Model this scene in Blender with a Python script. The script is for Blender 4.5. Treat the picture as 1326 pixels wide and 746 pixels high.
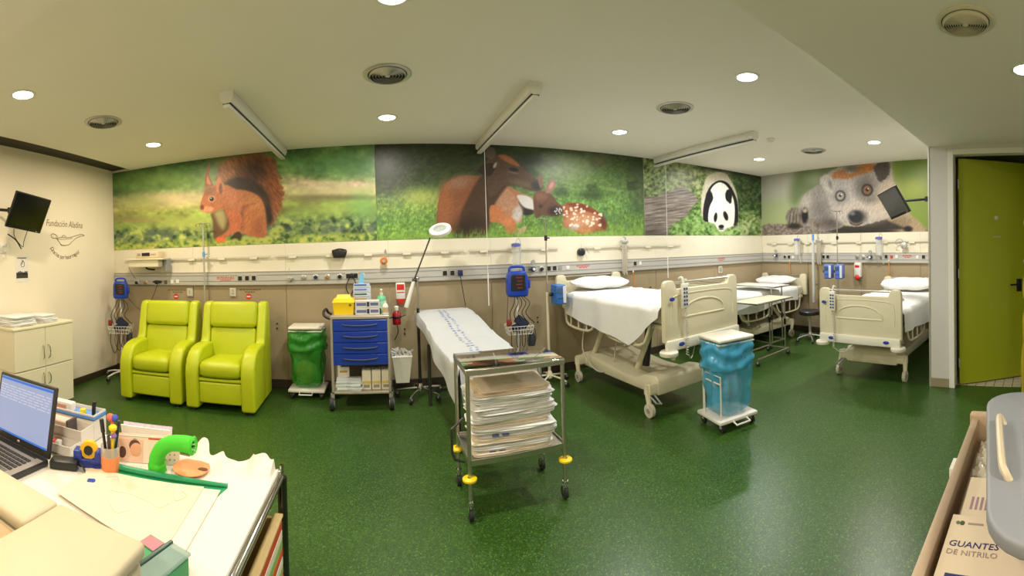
import bpy, bmesh, math, random
import numpy as np
from mathutils import Vector, Matrix

for _o in list(bpy.data.objects):
    bpy.data.objects.remove(_o, do_unlink=True)
scene = bpy.context.scene
COL = scene.collection
random.seed(7)
PI = math.pi

# ---------------------------------------------------------------- camera
# The photograph is a cylindrical panorama of 1326 x 746 pixels.
IW, IH = 1326.0, 746.0
FPX, CX, CY = 542.34, 493.78, 328.62
ROLL, PITCH, EYE = -0.0296, 0.0009, 1.5411
_cr, _sr, _cp, _sp = math.cos(ROLL), math.sin(ROLL), math.cos(PITCH), math.sin(PITCH)
_Rr = Matrix(((_cr, 0, _sr), (0, 1, 0), (-_sr, 0, _cr)))
_Rp = Matrix(((1, 0, 0), (0, _cp, _sp), (0, -_sp, _cp)))
RC = _Rp @ _Rr                       # world -> panorama frame (right, forward, up)
cam_data = bpy.data.cameras.new('camera')
cam_data.type = 'PANO'
cam_data.panorama_type = 'CENTRAL_CYLINDRICAL'
cam_data.central_cylindrical_range_u_min = (0 - CX) / FPX
cam_data.central_cylindrical_range_u_max = (IW - CX) / FPX
cam_data.central_cylindrical_range_v_min = (CY - IH) / FPX
cam_data.central_cylindrical_range_v_max = CY / FPX
cam_data.central_cylindrical_radius = 1.0
cam_data.clip_start = 0.02
cam = bpy.data.objects.new('camera', cam_data)
COL.objects.link(cam)
_m = Matrix.Identity(4)
for _i in range(3):
    _m[_i][0] = RC[0][_i]; _m[_i][1] = RC[2][_i]; _m[_i][2] = -RC[1][_i]; 
_m[2][3] = EYE
cam.matrix_world = _m
scene.camera = cam

# ---------------------------------------------------------------- world and exposure
world = bpy.data.worlds.new('world'); scene.world = world
world.use_nodes = True
world.node_tree.nodes['Background'].inputs[0].default_value = (0.9, 0.95, 1.0, 1)
world.node_tree.nodes['Background'].inputs[1].default_value = 0.02
scene.view_settings.view_transform = 'Standard'
scene.view_settings.look = 'None'
scene.view_settings.gamma = 1.0
scene.view_settings.use_curve_mapping = False
scene.view_settings.exposure = 0.20
LAMP_POWER = 26.0

# ---------------------------------------------------------------- pixel helpers
def ray(px, py):
    u = (px - CX) / FPX
    return RC.transposed() @ Vector((math.sin(u), math.cos(u), (CY - py) / FPX))
def at_z(px, py, z):
    d = ray(px, py); return d * ((z - EYE) / d.z) + Vector((0, 0, EYE))
def at_y(px, py, y):
    d = ray(px, py); return d * (y / d.y) + Vector((0, 0, EYE))
def at_x(px, py, x):
    d = ray(px, py); return d * (x / d.x) + Vector((0, 0, EYE))
def project(X, Y, Z):
    X = np.asarray(X, float); Y = np.asarray(Y, float); Z = np.asarray(Z, float) - EYE
    a = RC[0][0]*X + RC[0][1]*Y + RC[0][2]*Z
    b = RC[1][0]*X + RC[1][1]*Y + RC[1][2]*Z
    c = RC[2][0]*X + RC[2][1]*Y + RC[2][2]*Z
    return CX + FPX*np.arctan2(a, b), CY - FPX*c/np.hypot(a, b)

# ---------------------------------------------------------------- materials
def lin(c):
    r = []
    for v in c[:3]:
        v = v / 255.0
        r.append(v/12.92 if v <= 0.04045 else ((v + 0.055)/1.055)**2.4)
    return (r[0], r[1], r[2], 1.0)
MATS = {}
def mat(name, col, rough=0.5, metal=0.0, var=0.06, scale=30.0, bump=0.0, bscale=200.0, spec=0.5,
        trans=0.0, alpha=1.0, emit=None, estr=0.0, coat=0.0, sub=0.0, col2=None, stretch=None):
    if name in MATS: return MATS[name]
    m = bpy.data.materials.new(name); m.use_nodes = True
    nt = m.node_tree; b = nt.nodes['Principled BSDF']
    c = lin(col)
    tc = nt.nodes.new('ShaderNodeTexCoord')
    src = tc.outputs['Object']
    if stretch:
        mp = nt.nodes.new('ShaderNodeMapping'); mp.inputs['Scale'].default_value = stretch
        nt.links.new(src, mp.inputs['Vector']); src = mp.outputs['Vector']
    if var > 0 or col2:
        n = nt.nodes.new('ShaderNodeTexNoise'); n.inputs['Scale'].default_value = scale; n.inputs['Detail'].default_value = 3
        nt.links.new(src, n.inputs['Vector'])
        mx = nt.nodes.new('ShaderNodeMix'); mx.data_type = 'RGBA'
        if col2:
            d = lin(col2)
            mx.inputs[6].default_value = c; mx.inputs[7].default_value = d
        else:
            mx.inputs[6].default_value = tuple(v*(1-var) for v in c[:3]) + (1,)
            mx.inputs[7].default_value = tuple(min(1, v*(1+var)) for v in c[:3]) + (1,)
        nt.links.new(n.outputs['Fac'], mx.inputs[0])
        nt.links.new(mx.outputs[2], b.inputs['Base Color'])
    else:
        b.inputs['Base Color'].default_value = c
    b.inputs['Roughness'].default_value = rough
    b.inputs['Metallic'].default_value = metal
    b.inputs['Specular IOR Level'].default_value = spec
    b.inputs['Transmission Weight'].default_value = trans
    b.inputs['Alpha'].default_value = alpha
    b.inputs['Coat Weight'].default_value = coat
    if sub > 0:
        b.inputs['Subsurface Weight'].default_value = sub
        b.inputs['Subsurface Radius'].default_value = (0.02, 0.02, 0.02)
    if emit:
        b.inputs['Emission Color'].default_value = lin(emit)
        b.inputs['Emission Strength'].default_value = estr
    if bump > 0:
        n2 = nt.nodes.new('ShaderNodeTexNoise'); n2.inputs['Scale'].default_value = bscale; n2.inputs['Detail'].default_value = 4
        nt.links.new(src, n2.inputs['Vector'])
        bp = nt.nodes.new('ShaderNodeBump'); bp.inputs['Strength'].default_value = bump; bp.inputs['Distance'].default_value = 0.004
        nt.links.new(n2.outputs['Fac'], bp.inputs['Height'])
        nt.links.new(bp.outputs['Normal'], b.inputs['Normal'])
    MATS[name] = m
    return m

# ---------------------------------------------------------------- mesh builder
class MB:
    """collects shapes; build() links them as one mesh object"""
    def __init__(s): s.bm = bmesh.new()
    def _add(s, vs, fs):
        v = [s.bm.verts.new(p) for p in vs]
        for f in fs:
            try: s.bm.faces.new([v[i] for i in f])
            except ValueError: pass
        return v
    def box(s, lo, hi, bev=0.0, seg=2, M=None):
        b2 = bmesh.new()
        x0, y0, z0 = lo; x1, y1, z1 = hi
        v = [b2.verts.new(p) for p in ((x0,y0,z0),(x1,y0,z0),(x1,y1,z0),(x0,y1,z0),(x0,y0,z1),(x1,y0,z1),(x1,y1,z1),(x0,y1,z1))]
        for f in ((0,3,2,1),(4,5,6,7),(0,1,5,4),(1,2,6,5),(2,3,7,6),(3,0,4,7)): b2.faces.new([v[i] for i in f])
        if bev > 0:
            bev = min(bev, 0.49*min(x1-x0, y1-y0, z1-z0))
            bmesh.ops.bevel(b2, geom=b2.edges[:], offset=bev, segments=seg, profile=0.5, affect='EDGES')
        s._merge(b2, M); return s
    def _merge(s, b2, M=None):
        if M is not None: b2.transform(M)
        b2.verts.index_update()
        v = [s.bm.verts.new(q.co) for q in b2.verts]
        for f in b2.faces:
            try: s.bm.faces.new([v[q.index] for q in f.verts])
            except ValueError: pass
        b2.free()
    def prism(s, pts, a0, a1, axis='x', bev=0.0, seg=2, ang=25, M=None):
        """pts: outline in the two other axes (cyclic order y,z | x,z | x,y), extruded along axis"""
        b2 = bmesh.new()
        def P(p, a):
            if axis == 'x': return (a, p[0], p[1])
            if axis == 'y': return (p[0], a, p[1])
            return (p[0], p[1], a)
        A = [b2.verts.new(P(p, a0)) for p in pts]; B = [b2.verts.new(P(p, a1)) for p in pts]
        n = len(pts)
        b2.faces.new(A); b2.faces.new(B[::-1])
        for i in range(n):
            b2.faces.new((A[i], B[i], B[(i+1) % n], A[(i+1) % n]))
        bmesh.ops.recalc_face_normals(b2, faces=b2.faces[:])
        if bev > 0:
            b2.normal_update()
            ed = [e for e in b2.edges if len(e.link_faces) == 2 and e.calc_face_angle(0) > math.radians(ang)]
            bmesh.ops.bevel(b2, geom=ed, offset=bev, segments=seg, profile=0.5, affect='EDGES', clamp_overlap=True)
        s._merge(b2, M); return s
    def cyl(s, p0, p1, r, r2=None, n=12, caps=True):
        p0, p1 = Vector(p0), Vector(p1); r2 = r if r2 is None else r2
        d = (p1 - p0)
        if d.length < 1e-9: return s
        d.normalize()
        u = d.orthogonal().normalized(); w = d.cross(u)
        vs = []
        for p, rr in ((p0, r), (p1, r2)):
            for i in range(n):
                a = 2*PI*i/n; vs.append(p + (u*math.cos(a) + w*math.sin(a))*rr)
        fs = [(i, (i+1) % n, n+(i+1) % n, n+i) for i in range(n)]
        if caps: fs += [tuple(range(n))[::-1], tuple(range(n, 2*n))]
        s._add(vs, fs); return s
    def tube(s, pts, r, n=8, smooth=0, closed=False, taper=None):
        P = [Vector(p) for p in pts]
        if smooth: P = catmull(P, smooth, closed)
        m = len(P); vs = []; up = None
        for i in range(m):
            if closed: t = P[(i+1) % m] - P[i-1]
            else: t = P[min(i+1, m-1)] - P[max(i-1, 0)]
            if t.length < 1e-9: t = Vector((0, 0, 1))
            t.normalize()
            if up is None: up = t.orthogonal().normalized()
            up = (up - t*up.dot(t))
            if up.length < 1e-6: up = t.orthogonal()
            up.normalize(); w = t.cross(up)
            rr = r if taper is None else r*taper[min(len(taper)-1, int(i*len(taper)/m))]
            for k in range(n):
                a = 2*PI*k/n; vs.append(P[i] + (up*math.cos(a) + w*math.sin(a))*rr)
        fs = []
        for i in range(m if closed else m-1):
            j = (i+1) % m
            for k in range(n):
                fs.append((i*n+k, i*n+(k+1) % n, j*n+(k+1) % n, j*n+k))
        if not closed: fs += [tuple(range(n))[::-1], tuple(range((m-1)*n, m*n))]
        s._add(vs, fs); return s
    def lathe(s, prof, c=(0, 0, 0), n=24, M=None):
        """prof: list of (r, z) from bottom to top, about z through c"""
        b2 = bmesh.new(); rings = []
        for r, z in prof:
            if r < 1e-6: rings.append([b2.verts.new((c[0], c[1], c[2]+z))])
            else: rings.append([b2.verts.new((c[0]+r*math.cos(2*PI*i/n), c[1]+r*math.sin(2*PI*i/n), c[2]+z)) for i in range(n)])
        for a, b in zip(rings[:-1], rings[1:]):
            for i in range(n):
                j = (i+1) % n
                q = []
                for v in (a[i % len(a)], a[j % len(a)], b[j % len(b)], b[i % len(b)]):
                    if v not in q: q.append(v)
                if len(q) > 2:
                    try: b2.faces.new(q)
                    except ValueError: pass
        s._merge(b2, M); return s
    def ball(s, c, r, n=12, M=None):
        if not isinstance(r, (tuple, list)): r = (r, r, r)
        k = max(4, n//2)
        b2 = bmesh.new()
        bmesh.ops.create_uvsphere(b2, u_segments=n, v_segments=k, radius=1.0)
        b2.transform(Matrix.Translation(c) @ Matrix.Diagonal((r[0], r[1], r[2], 1)))
        s._merge(b2, M); return s
    def grid(s, fn, nu, nv, closed_u=False):
        vs = [fn(i/(nu if closed_u else nu-1), j/(nv-1)) for j in range(nv) for i in range(nu)]
        fs = []
        for j in range(nv-1):
            for i in range(nu if closed_u else nu-1):
                k = (i+1) % nu
                fs.append((j*nu+i, j*nu+k, (j+1)*nu+k, (j+1)*nu+i))
        s._add(vs, fs); return s
    def quad(s, *p): s._add(list(p), [tuple(range(len(p)))]); return s
    def build(s, name, m, parent=None, smooth=True, ang=40, weld=0.0, normals=True):
        if weld: bmesh.ops.remove_doubles(s.bm, verts=s.bm.verts[:], dist=weld)
        if normals: bmesh.ops.recalc_face_normals(s.bm, faces=s.bm.faces[:])
        me = bpy.data.meshes.new(name)
        s.bm.to_mesh(me); s.bm.free()
        if m is not None: me.materials.append(m)
        if smooth:
            me.polygons.foreach_set('use_smooth', [True]*len(me.polygons))
            me.set_sharp_from_angle(angle=math.radians(ang))
        o = bpy.data.objects.new(name, me); COL.objects.link(o)
        if parent is not None: o.parent = parent
        return o

def catmull(P, k, closed=False):
    out = []; n = len(P)
    rng = range(n) if closed else range(n-1)
    for i in rng:
        if closed: a, b, c, d = P[i-1], P[i], P[(i+1) % n], P[(i+2) % n]
        else: a, b, c, d = P[max(i-1, 0)], P[i], P[i+1], P[min(i+2, n-1)]
        for j in range(k):
            t = j/k
            out.append(0.5*((2*b) + (c-a)*t + (2*a-5*b+4*c-d)*t*t + (3*b-a-3*c+d)*t*t*t))
    if not closed: out.append(P[-1])
    return out

def tag(o, label, cat, group=None):
    o['label'] = label; o['category'] = cat
    if group: o['group'] = group
    return o
def thing(name, label, cat, loc=(0, 0, 0), rz=0.0, group=None):
    o = bpy.data.objects.new(name, None); COL.objects.link(o)
    o.empty_display_size = 0.05
    o.location = loc; o.rotation_euler = (0, 0, rz)
    return tag(o, label, cat, group)
def struct(o, label=None):
    o['kind'] = 'structure'
    if label: o['label'] = label
    return o
def kids(o): return [c for c in bpy.data.objects if c.parent == o]
def dup(root, loc=None, rz=None, label=None, group=None):
    r = root.copy(); COL.objects.link(r)
    if loc is not None: r.location = loc
    if rz is not None: r.rotation_euler = (0, 0, rz)
    if label: r['label'] = label
    if group: r['group'] = group
    for ch in kids(root):
        c = ch.copy(); COL.objects.link(c); c.parent = r
        for g in kids(ch):
            d = g.copy(); COL.objects.link(d); d.parent = c
    return r
def text_mesh(name, body, size, m, parent=None, M=None, align='CENTER', extrude=0.0004, shear=0.0):
    cu = bpy.data.curves.new(name, 'FONT'); cu.body = body; cu.size = size
    cu.align_x = align; cu.align_y = 'CENTER'; cu.extrude = extrude; cu.shear = shear; cu.resolution_u = 2
    t = bpy.data.objects.new(name, cu); COL.objects.link(t)
    dg = bpy.context.evaluated_depsgraph_get()
    me = bpy.data.meshes.new_from_object(t.evaluated_get(dg))
    bpy.data.objects.remove(t); bpy.data.curves.remove(cu)
    me.name = name
    if M is not None: me.transform(M)
    me.materials.clear(); me.materials.append(m)
    o = bpy.data.objects.new(name, me); COL.objects.link(o)
    if parent is not None: o.parent = parent
    return o
# text facing -y (on the back wall) / -x (right wall) / +x (left wall)
def M_back(x, y, z, roll=0): return Matrix.Translation((x, y, z)) @ Matrix.Rotation(roll, 4, 'Y') @ Matrix.Rotation(PI/2, 4, 'X')
def M_right(x, y, z): return Matrix.Translation((x, y, z)) @ Matrix.Rotation(-PI/2, 4, 'Z') @ Matrix.Rotation(PI/2, 4, 'X')
def M_left(x, y, z, roll=0): return Matrix.Translation((x, y, z)) @ Matrix.Rotation(PI/2, 4, 'Z') @ Matrix.Rotation(roll, 4, 'Y') @ Matrix.Rotation(PI/2, 4, 'X')
def basis(o, ex, ey, ez):
    return Matrix(((ex[0], ey[0], ez[0], o[0]), (ex[1], ey[1], ez[1], o[1]), (ex[2], ey[2], ez[2], o[2]), (0, 0, 0, 1)))
# ================================================================= ROOM
XL, XR, YB, HC = -3.553, 6.170, 4.798, 2.80
ZM, ZT, ZB = 1.700, 1.376, 1.217          # mural foot, trunking top, trunking bottom
XP, YP, ZS = 4.282, 1.152, 2.535          # partition corner and soffit height
YR = -1.7                                  # wall behind the photographer
wall_m = mat('painted_wall', (236, 226, 204), 0.55, var=0.03, scale=3, bump=0.05, bscale=120)
white_m = mat('white_paint', (208, 206, 200), 0.5, var=0.03, scale=3, bump=0.04, bscale=120)
ceil_m = mat('ceiling_plaster', (238, 233, 222), 0.8, var=0.03, scale=2, bump=0.05, bscale=90)
cream_m = mat('cream_laminate', (226, 218, 196), 0.35, var=0.03, scale=2)
beige_m = mat('beige_laminate', (162, 145, 115), 0.4, var=0.04, scale=4, bump=0.02)
base_m = mat('dark_skirting', (62, 50, 38), 0.45, var=0.1)
recess_shade_m = mat('painted_recess_shade', (52, 48, 36), 0.7, var=0.1)  # dark colour paints the shade of the slot beside the ceiling
steel = mat('brushed_steel', (150, 148, 142), 0.25, 1.0, var=0.08, scale=60)
chrome = mat('chrome', (200, 200, 198), 0.12, 1.0, var=0.03)
alu = mat('anodised_aluminium', (190, 188, 182), 0.35, 0.6, var=0.05)
black_pl = mat('black_plastic', (26, 26, 28), 0.4, var=0.1)
dark_rub = mat('dark_rubber', (38, 38, 40), 0.6, var=0.1)
white_pl = mat('white_plastic', (228, 226, 218), 0.35, var=0.03)
grey_pl = mat('grey_plastic', (150, 150, 150), 0.4, var=0.05)

def floor_material():
    m = bpy.data.materials.new('green_vinyl_floor'); m.use_nodes = True
    nt = m.node_tree; b = nt.nodes['Principled BSDF']
    tc = nt.nodes.new('ShaderNodeTexCoord')
    v = nt.nodes.new('ShaderNodeTexVoronoi'); v.inputs['Scale'].default_value = 170
    n = nt.nodes.new('ShaderNodeTexNoise'); n.inputs['Scale'].default_value = 60; n.inputs['Detail'].default_value = 5
    n2 = nt.nodes.new('ShaderNodeTexNoise'); n2.inputs['Scale'].default_value = 1.1; n2.inputs['Detail'].default_value = 4
    for k in (v, n, n2): nt.links.new(tc.outputs['Object'], k.inputs['Vector'])
    sep = nt.nodes.new('ShaderNodeSeparateColor'); nt.links.new(v.outputs['Color'], sep.inputs[0])
    r = nt.nodes.new('ShaderNodeValToRGB')
    e = r.color_ramp.elements
    e[0].position = 0.0; e[0].color = lin((37, 63, 20))
    e[1].position = 0.55; e[1].color = lin((49, 82, 27))
    for p, c in ((0.80, (55, 90, 31)), (0.93, (70, 104, 42)), (1.0, (98, 128, 62))):
        k = e.new(p); k.color = lin(c)
    nt.links.new(sep.outputs[0], r.inputs[0])
    mx = nt.nodes.new('ShaderNodeMix'); mx.data_type = 'RGBA'; mx.blend_type = 'MULTIPLY'; mx.inputs[0].default_value = 0.5
    nt.links.new(r.outputs[0], mx.inputs[6]); nt.links.new(n.outputs['Color'], mx.inputs[7])
    mr = nt.nodes.new('ShaderNodeMapRange'); mr.inputs[3].default_value = 0.26; mr.inputs[4].default_value = 0.42
    nt.links.new(n2.outputs['Fac'], mr.inputs[0]); nt.links.new(mr.outputs[0], b.inputs['Roughness'])
    hs = nt.nodes.new('ShaderNodeHueSaturation'); hs.inputs['Value'].default_value = 1.35
    nt.links.new(mx.outputs[2], hs.inputs['Color'])
    nt.links.new(hs.outputs[0], b.inputs['Base Color'])
    bp = nt.nodes.new('ShaderNodeBump'); bp.inputs['Strength'].default_value = 0.06; bp.inputs['Distance'].default_value = 0.003
    nt.links.new(n.outputs['Fac'], bp.inputs['Height']); nt.links.new(bp.outputs['Normal'], b.inputs['Normal'])
    return m
floor_m = floor_material()

def room_box(name, lo, hi, m, label, parent=None):
    o = MB().box(lo, hi).build(name, m, parent, smooth=False)
    if parent is None: struct(o, label)
    return o
# floor
struct(MB().prism([(XL-.1, YR-.1), (XP+.1, YR-.1), (XP+.1, YP-.1), (XR+.1, YP-.1), (XR+.1, YB+.1), (XL-.1, YB+.1)], -0.1, 0.0, 'z').build('floor', floor_m, smooth=False), 'speckled green vinyl floor of the ward')
# ceiling, soffit, strip painted dark for the recess shade by the left wall
struct(MB().box((XL+.325, YP, HC), (XR+.1, YB+.1, HC+.1)).build('ceiling', ceil_m, smooth=False), 'white plaster ceiling over the beds')
sof = MB().box((XL-.1, YR-.1, ZS), (XP+.1, YP, ZS+.1)); sof.box((XL-.1, YP-.06, ZS+.1), (XR+.1, YP, HC+.1))
struct(sof.build('ceiling', ceil_m, smooth=False), 'lower soffit of the ceiling next to the door')
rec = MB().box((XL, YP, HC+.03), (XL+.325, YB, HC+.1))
struct(rec.build('trim_1', recess_shade_m, smooth=False), 'strip painted dark as recess shade between ceiling and left wall')
# walls
wb = room_box('wall_back', (XL-.1, YB+.012, 0), (XR+.1, YB+.1, HC+.15), wall_m, 'long back wall with service trunking and murals')
room_box('wall_left', (XL-.1, YR-.1, 0), (XL, YB+.1, HC+.15), wall_m, 'cream painted left wall with lettering')
wr = room_box('wall_right', (XR+.012, YP-.1, 0), (XR+.1, YB+.1, HC+.15), wall_m, 'right wall behind the two bed heads')
room_box('wall_rear', (XL-.1, YR-.1, 0), (XP+.1, YR, ZS+.1), wall_m, 'wall behind the photographer')
# partition with the bathroom door opening (y -0.05 .. 0.90)
DH = 2.45; DY0, DY1 = -0.06, 0.895
pw = MB()
pw.box((XP, DY1, 0), (XP+.1, YP, ZS)); pw.box((XP, YR, 0), (XP+.1, DY0, ZS)); pw.box((XP, DY0, DH), (XP+.1, DY1, ZS))
pw.box((XP+.1, YP-.1, 0), (XR+.1, YP, HC))
part_w = pw.build('wall_door', white_m, smooth=False); struct(part_w, 'white partition wall with the green door')
MB().box((XP-.012, YP-.008, 0.0), (XP+.004, YP+.006, ZS)).build('corner_bead', alu, part_w, smooth=False)
# lower wall panels with joints, cream band above the trunking
def panels(parent, spans, make):
    for a, b in spans:
        make(a+.0025, b-.0025)
xs = [XL] + [-3.52+1.2*i for i in range(1, 9)] + [XR]
for a, b in zip(xs[:-1], xs[1:]):
    MB().box((a+.002, YB-.002, .10), (b-.002, YB+.014, ZB), .002, 1).build('wall_panel', beige_m, wb, smooth=False)
    MB().box((a+.0006, YB, ZT), (b-.0006, YB+.014, ZM), .0015, 1).build('band_panel', cream_m, wb, smooth=False)
ys = [YP] + [1.8 + 1.0*i for i in range(0, 3)] + [YB-.002]
for a, b in zip(ys[:-1], ys[1:]):
    MB().box((XR-.002, a+.002, .10), (XR+.014, b-.002, ZB), .002, 1).build('wall_panel', beige_m, wr, smooth=False)
    MB().box((XR, a+.0006, ZT), (XR+.014, b-.0006, ZM), .0015, 1).build('band_panel', cream_m, wr, smooth=False)
# skirting
def skirt(n, lo, hi, lab, m=base_m): struct(MB().box(lo, hi, .003, 1).build(n, m, smooth=False), lab)
skirt('baseboard_left', (XL, YR, 0), (XL+.012, YB, .085), 'dark brown skirting of the left wall')
skirt('baseboard_back', (XL+.012, YB-.012, 0), (XR, YB+.012, .10), 'dark skirting of the back wall')
skirt('baseboard_right', (XR-.012, YP, 0), (XR+.012, YB-.012, .10), 'dark skirting of the right wall')
skirt('baseboard_door', (XP-.010, DY1+.05, 0), (XP, YP, .095), 'pale skirting block of the white partition', mat('pale_skirting', (150, 140, 112), .5))
# door: frame, leaf, handle
door_m = mat('green_door_laminate', (150, 160, 20), 0.42, var=0.05, scale=6, stretch=(1, 1, .15))
fr = MB()
fr.box((XP-.018, DY1-.012, 0), (XP+.112, DY1+.048, DH+.045), .004, 1); fr.box((XP-.018, DY0-.048, 0), (XP+.112, DY0+.012, DH+.045), .004, 1)
fr.box((XP-.018, DY0+.012, DH-.01), (XP+.112, DY1-.012, DH+.045), .004, 1)
frame = struct(fr.build('trim_2', white_pl, smooth=False), 'white door frame of the bathroom')
door = bpy.data.objects.new('door_1', None); COL.objects.link(door); struct(door, 'lime green door standing ajar into the bathroom')
door.location = (XP+.10, DY1-.03, 0)
dd = Vector((4.735-4.40, .30-.90)); door.rotation_euler = (0, 0, math.atan2(dd.y, dd.x))
DW = .80
MB().box((0.012, -.02, .012), (DW, .02, DH-.03), .002, 1).build('leaf', door_m, door, smooth=False)
h = MB(); h.box((DW-.115, -.032, .98), (DW-.055, -.02, 1.12), .003); h.cyl((DW-.085, -.03, 1.06), (DW-.085, -.075, 1.06), .011); h.cyl((DW-.085, -.07, 1.06), (DW-.21, -.07, 1.06), .010)
h.build('handle', black_pl, door)
MB().cyl((DW-.36, -.0215, 1.80), (DW-.36, -.0195, 1.80), .022, n=16).cyl((DW-.36, -.0225, 1.795), (DW-.36, -.0195, 1.795), .010, n=10).build('scratch_mark', mat('pale_scuff', (196, 196, 170), .6), door)
MB().box((DW-.40, -.0212, 1.585), (DW-.31, -.0195, 1.60)).build('tape_mark', mat('old_tape', (170, 160, 120), .6), door, smooth=False)
for hz in (.25, 1.2, 2.15): MB().cyl((0.006, -.02, hz-.05), (0.006, -.02, hz+.05), .008).build('hinge', alu, door)
# bathroom behind it
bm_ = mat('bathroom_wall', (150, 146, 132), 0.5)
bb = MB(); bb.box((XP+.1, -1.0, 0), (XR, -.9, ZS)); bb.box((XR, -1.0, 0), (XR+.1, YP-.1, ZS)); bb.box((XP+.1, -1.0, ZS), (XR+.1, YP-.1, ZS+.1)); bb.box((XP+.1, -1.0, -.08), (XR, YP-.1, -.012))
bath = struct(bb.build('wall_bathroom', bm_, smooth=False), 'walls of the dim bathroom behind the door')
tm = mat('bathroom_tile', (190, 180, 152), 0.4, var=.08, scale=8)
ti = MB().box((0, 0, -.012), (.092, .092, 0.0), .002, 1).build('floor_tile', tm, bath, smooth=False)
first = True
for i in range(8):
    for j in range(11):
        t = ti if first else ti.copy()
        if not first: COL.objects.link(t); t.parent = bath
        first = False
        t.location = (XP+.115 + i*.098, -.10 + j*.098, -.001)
# murals and trunking come later; lamps first
lens_cols = {}
def downlight(x, y, z, kelvin, power, label, r=.078, group='round recessed ceiling lamps'):
    t = thing('ceiling_downlight', label, 'ceiling lamp', (x, y, z), group=group)
    MB().lathe([(r+.022, 0), (r+.022, -.004), (r+.010, -.008), (r, -.006), (r-.004, 0.0)], n=28).build('trim_ring', white_pl, t)
    key = 'lens_%d' % int(kelvin[2]*100)
    lm = mat(key, (255, 255, 250), .3, var=0, emit=tuple(int(255*c**.45) for c in kelvin), estr=9.0)
    MB().lathe([(0, -.004), (r-.004, -.004), (r-.004, -.001), (0, -.001)], n=28).build('lens', lm, t)
    ld = bpy.data.lights.new('lamp_light', 'AREA'); ld.shape = 'DISK'; ld.size = .15; ld.energy = power; ld.color = kelvin
    ld.spread = math.radians(178)
    lo = bpy.data.objects.new('lamp_light', ld); COL.objects.link(lo); lo.parent = t; lo.location = (0, 0, -.012)
    return t
WARM, MID, NEU = (1.0, .85, .63), (1.0, .96, .86), (1.0, 1.0, .98)
P = LAMP_POWER
downlight(-2.325, 2.05, HC, WARM, P, 'lit ceiling lamp above the white cabinet', )
downlight(-2.32, 3.89, HC, WARM, P*.9, 'lit ceiling lamp above the two green recliners')
downlight(0.09, 3.86, HC, MID, P*.9, 'lit ceiling lamp above the blue drawer cart')
downlight(0.09, 2.03, HC, MID, P, 'lit ceiling lamp between steel trolley and desk')
downlight(2.50, 3.85, HC, NEU, P*.9, 'lit ceiling lamp above the bed with the hanging sheet')
downlight(2.45, 2.02, HC, NEU, P, 'lit ceiling lamp above the bin with blue bag')
downlight(4.90, 3.84, HC, NEU, P*1.05, 'lit ceiling lamp above the corner bed')
downlight(4.90, 2.02, HC, MID, P*1.2, 'lit ceiling lamp above the bed by the hanging screen')
# lamps in the soffit near the photographer
downlight(-2.32, .10, ZS, WARM, P, 'warm ceiling lamp in the soffit beyond the desk, above the left wall side')
downlight(-.75, .42, ZS, (1.0, .80, .58), P*.6, 'warm ceiling lamp in the soffit above the desk')
downlight(2.45, .07, ZS, NEU, P*.12, 'ceiling lamp in the soffit near the green door')
downlight(.09, -1.0, ZS, MID, P, 'added fill lamp in the soffit behind the desk, near the rear wall')  # unseen lamp added for fill, bouncing light off the rear wall
# round air diffusers
def diffuser(x, y, z, label, r=.17, group='round air diffusers', rings=5, m=None):
    t = thing('air_diffuser', label, 'air vent', (x, y, z), group=group)
    m = m or alu
    MB().lathe([(r, 0), (r, -.006), (r*.93, -.012), (r*.82, -.008), (r*.80, 0)], n=40).build('rim', m, t)
    MB().lathe([(0, -.0015), (r*.81, -.0015), (r*.81, 0), (0, 0)], n=32).build('throat', mat('vent_dark', (24, 24, 22), .8), t)
    for k in range(rings):
        a = r*(.74 - .62*k/rings); b = a - r*.035
        MB().lathe([(a+.004, -.006), (a+.0055, -.008), (a-.002, -.022), (a-.0035, -.021), (a+.004, -.006)], n=36).build('blade', m, t)
    MB().lathe([(0, -.020), (r*.10, -.019), (r*.13, -.012), (r*.13, -.002)], n=20).build('hub', m, t)
    return t
diffuser(-2.29, 2.97, HC, 'round slotted air diffuser above the recliners and cabinet')
diffuser(0.08, 2.93, HC, 'round slotted air diffuser over the exam couch, between two lamps')
diffuser(2.50, 2.91, HC, 'round slotted air diffuser above the foot of the bed with hanging sheet')
diffuser(4.92, 2.92, HC, 'round slotted air diffuser above the beds at the right wall')
diffuser(1.89, .33, ZS, 'large cream air diffuser in the lower soffit', .135, rings=8, m=mat('cream_vent', (214, 206, 180), .5))
t = thing('smoke_detector', 'small white smoke detector on the ceiling beside a roller cassette', 'smoke detector', (4.06, 3.0, HC))
MB().lathe([(.05, 0), (.05, -.015), (.045, -.022), (0, -.022)], n=24).build('base', white_pl, t)
MB().lathe([(.034, -.022), (.032, -.040), (.02, -.046), (0, -.046)], n=24).build('sensor_cap', white_pl, t)
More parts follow.
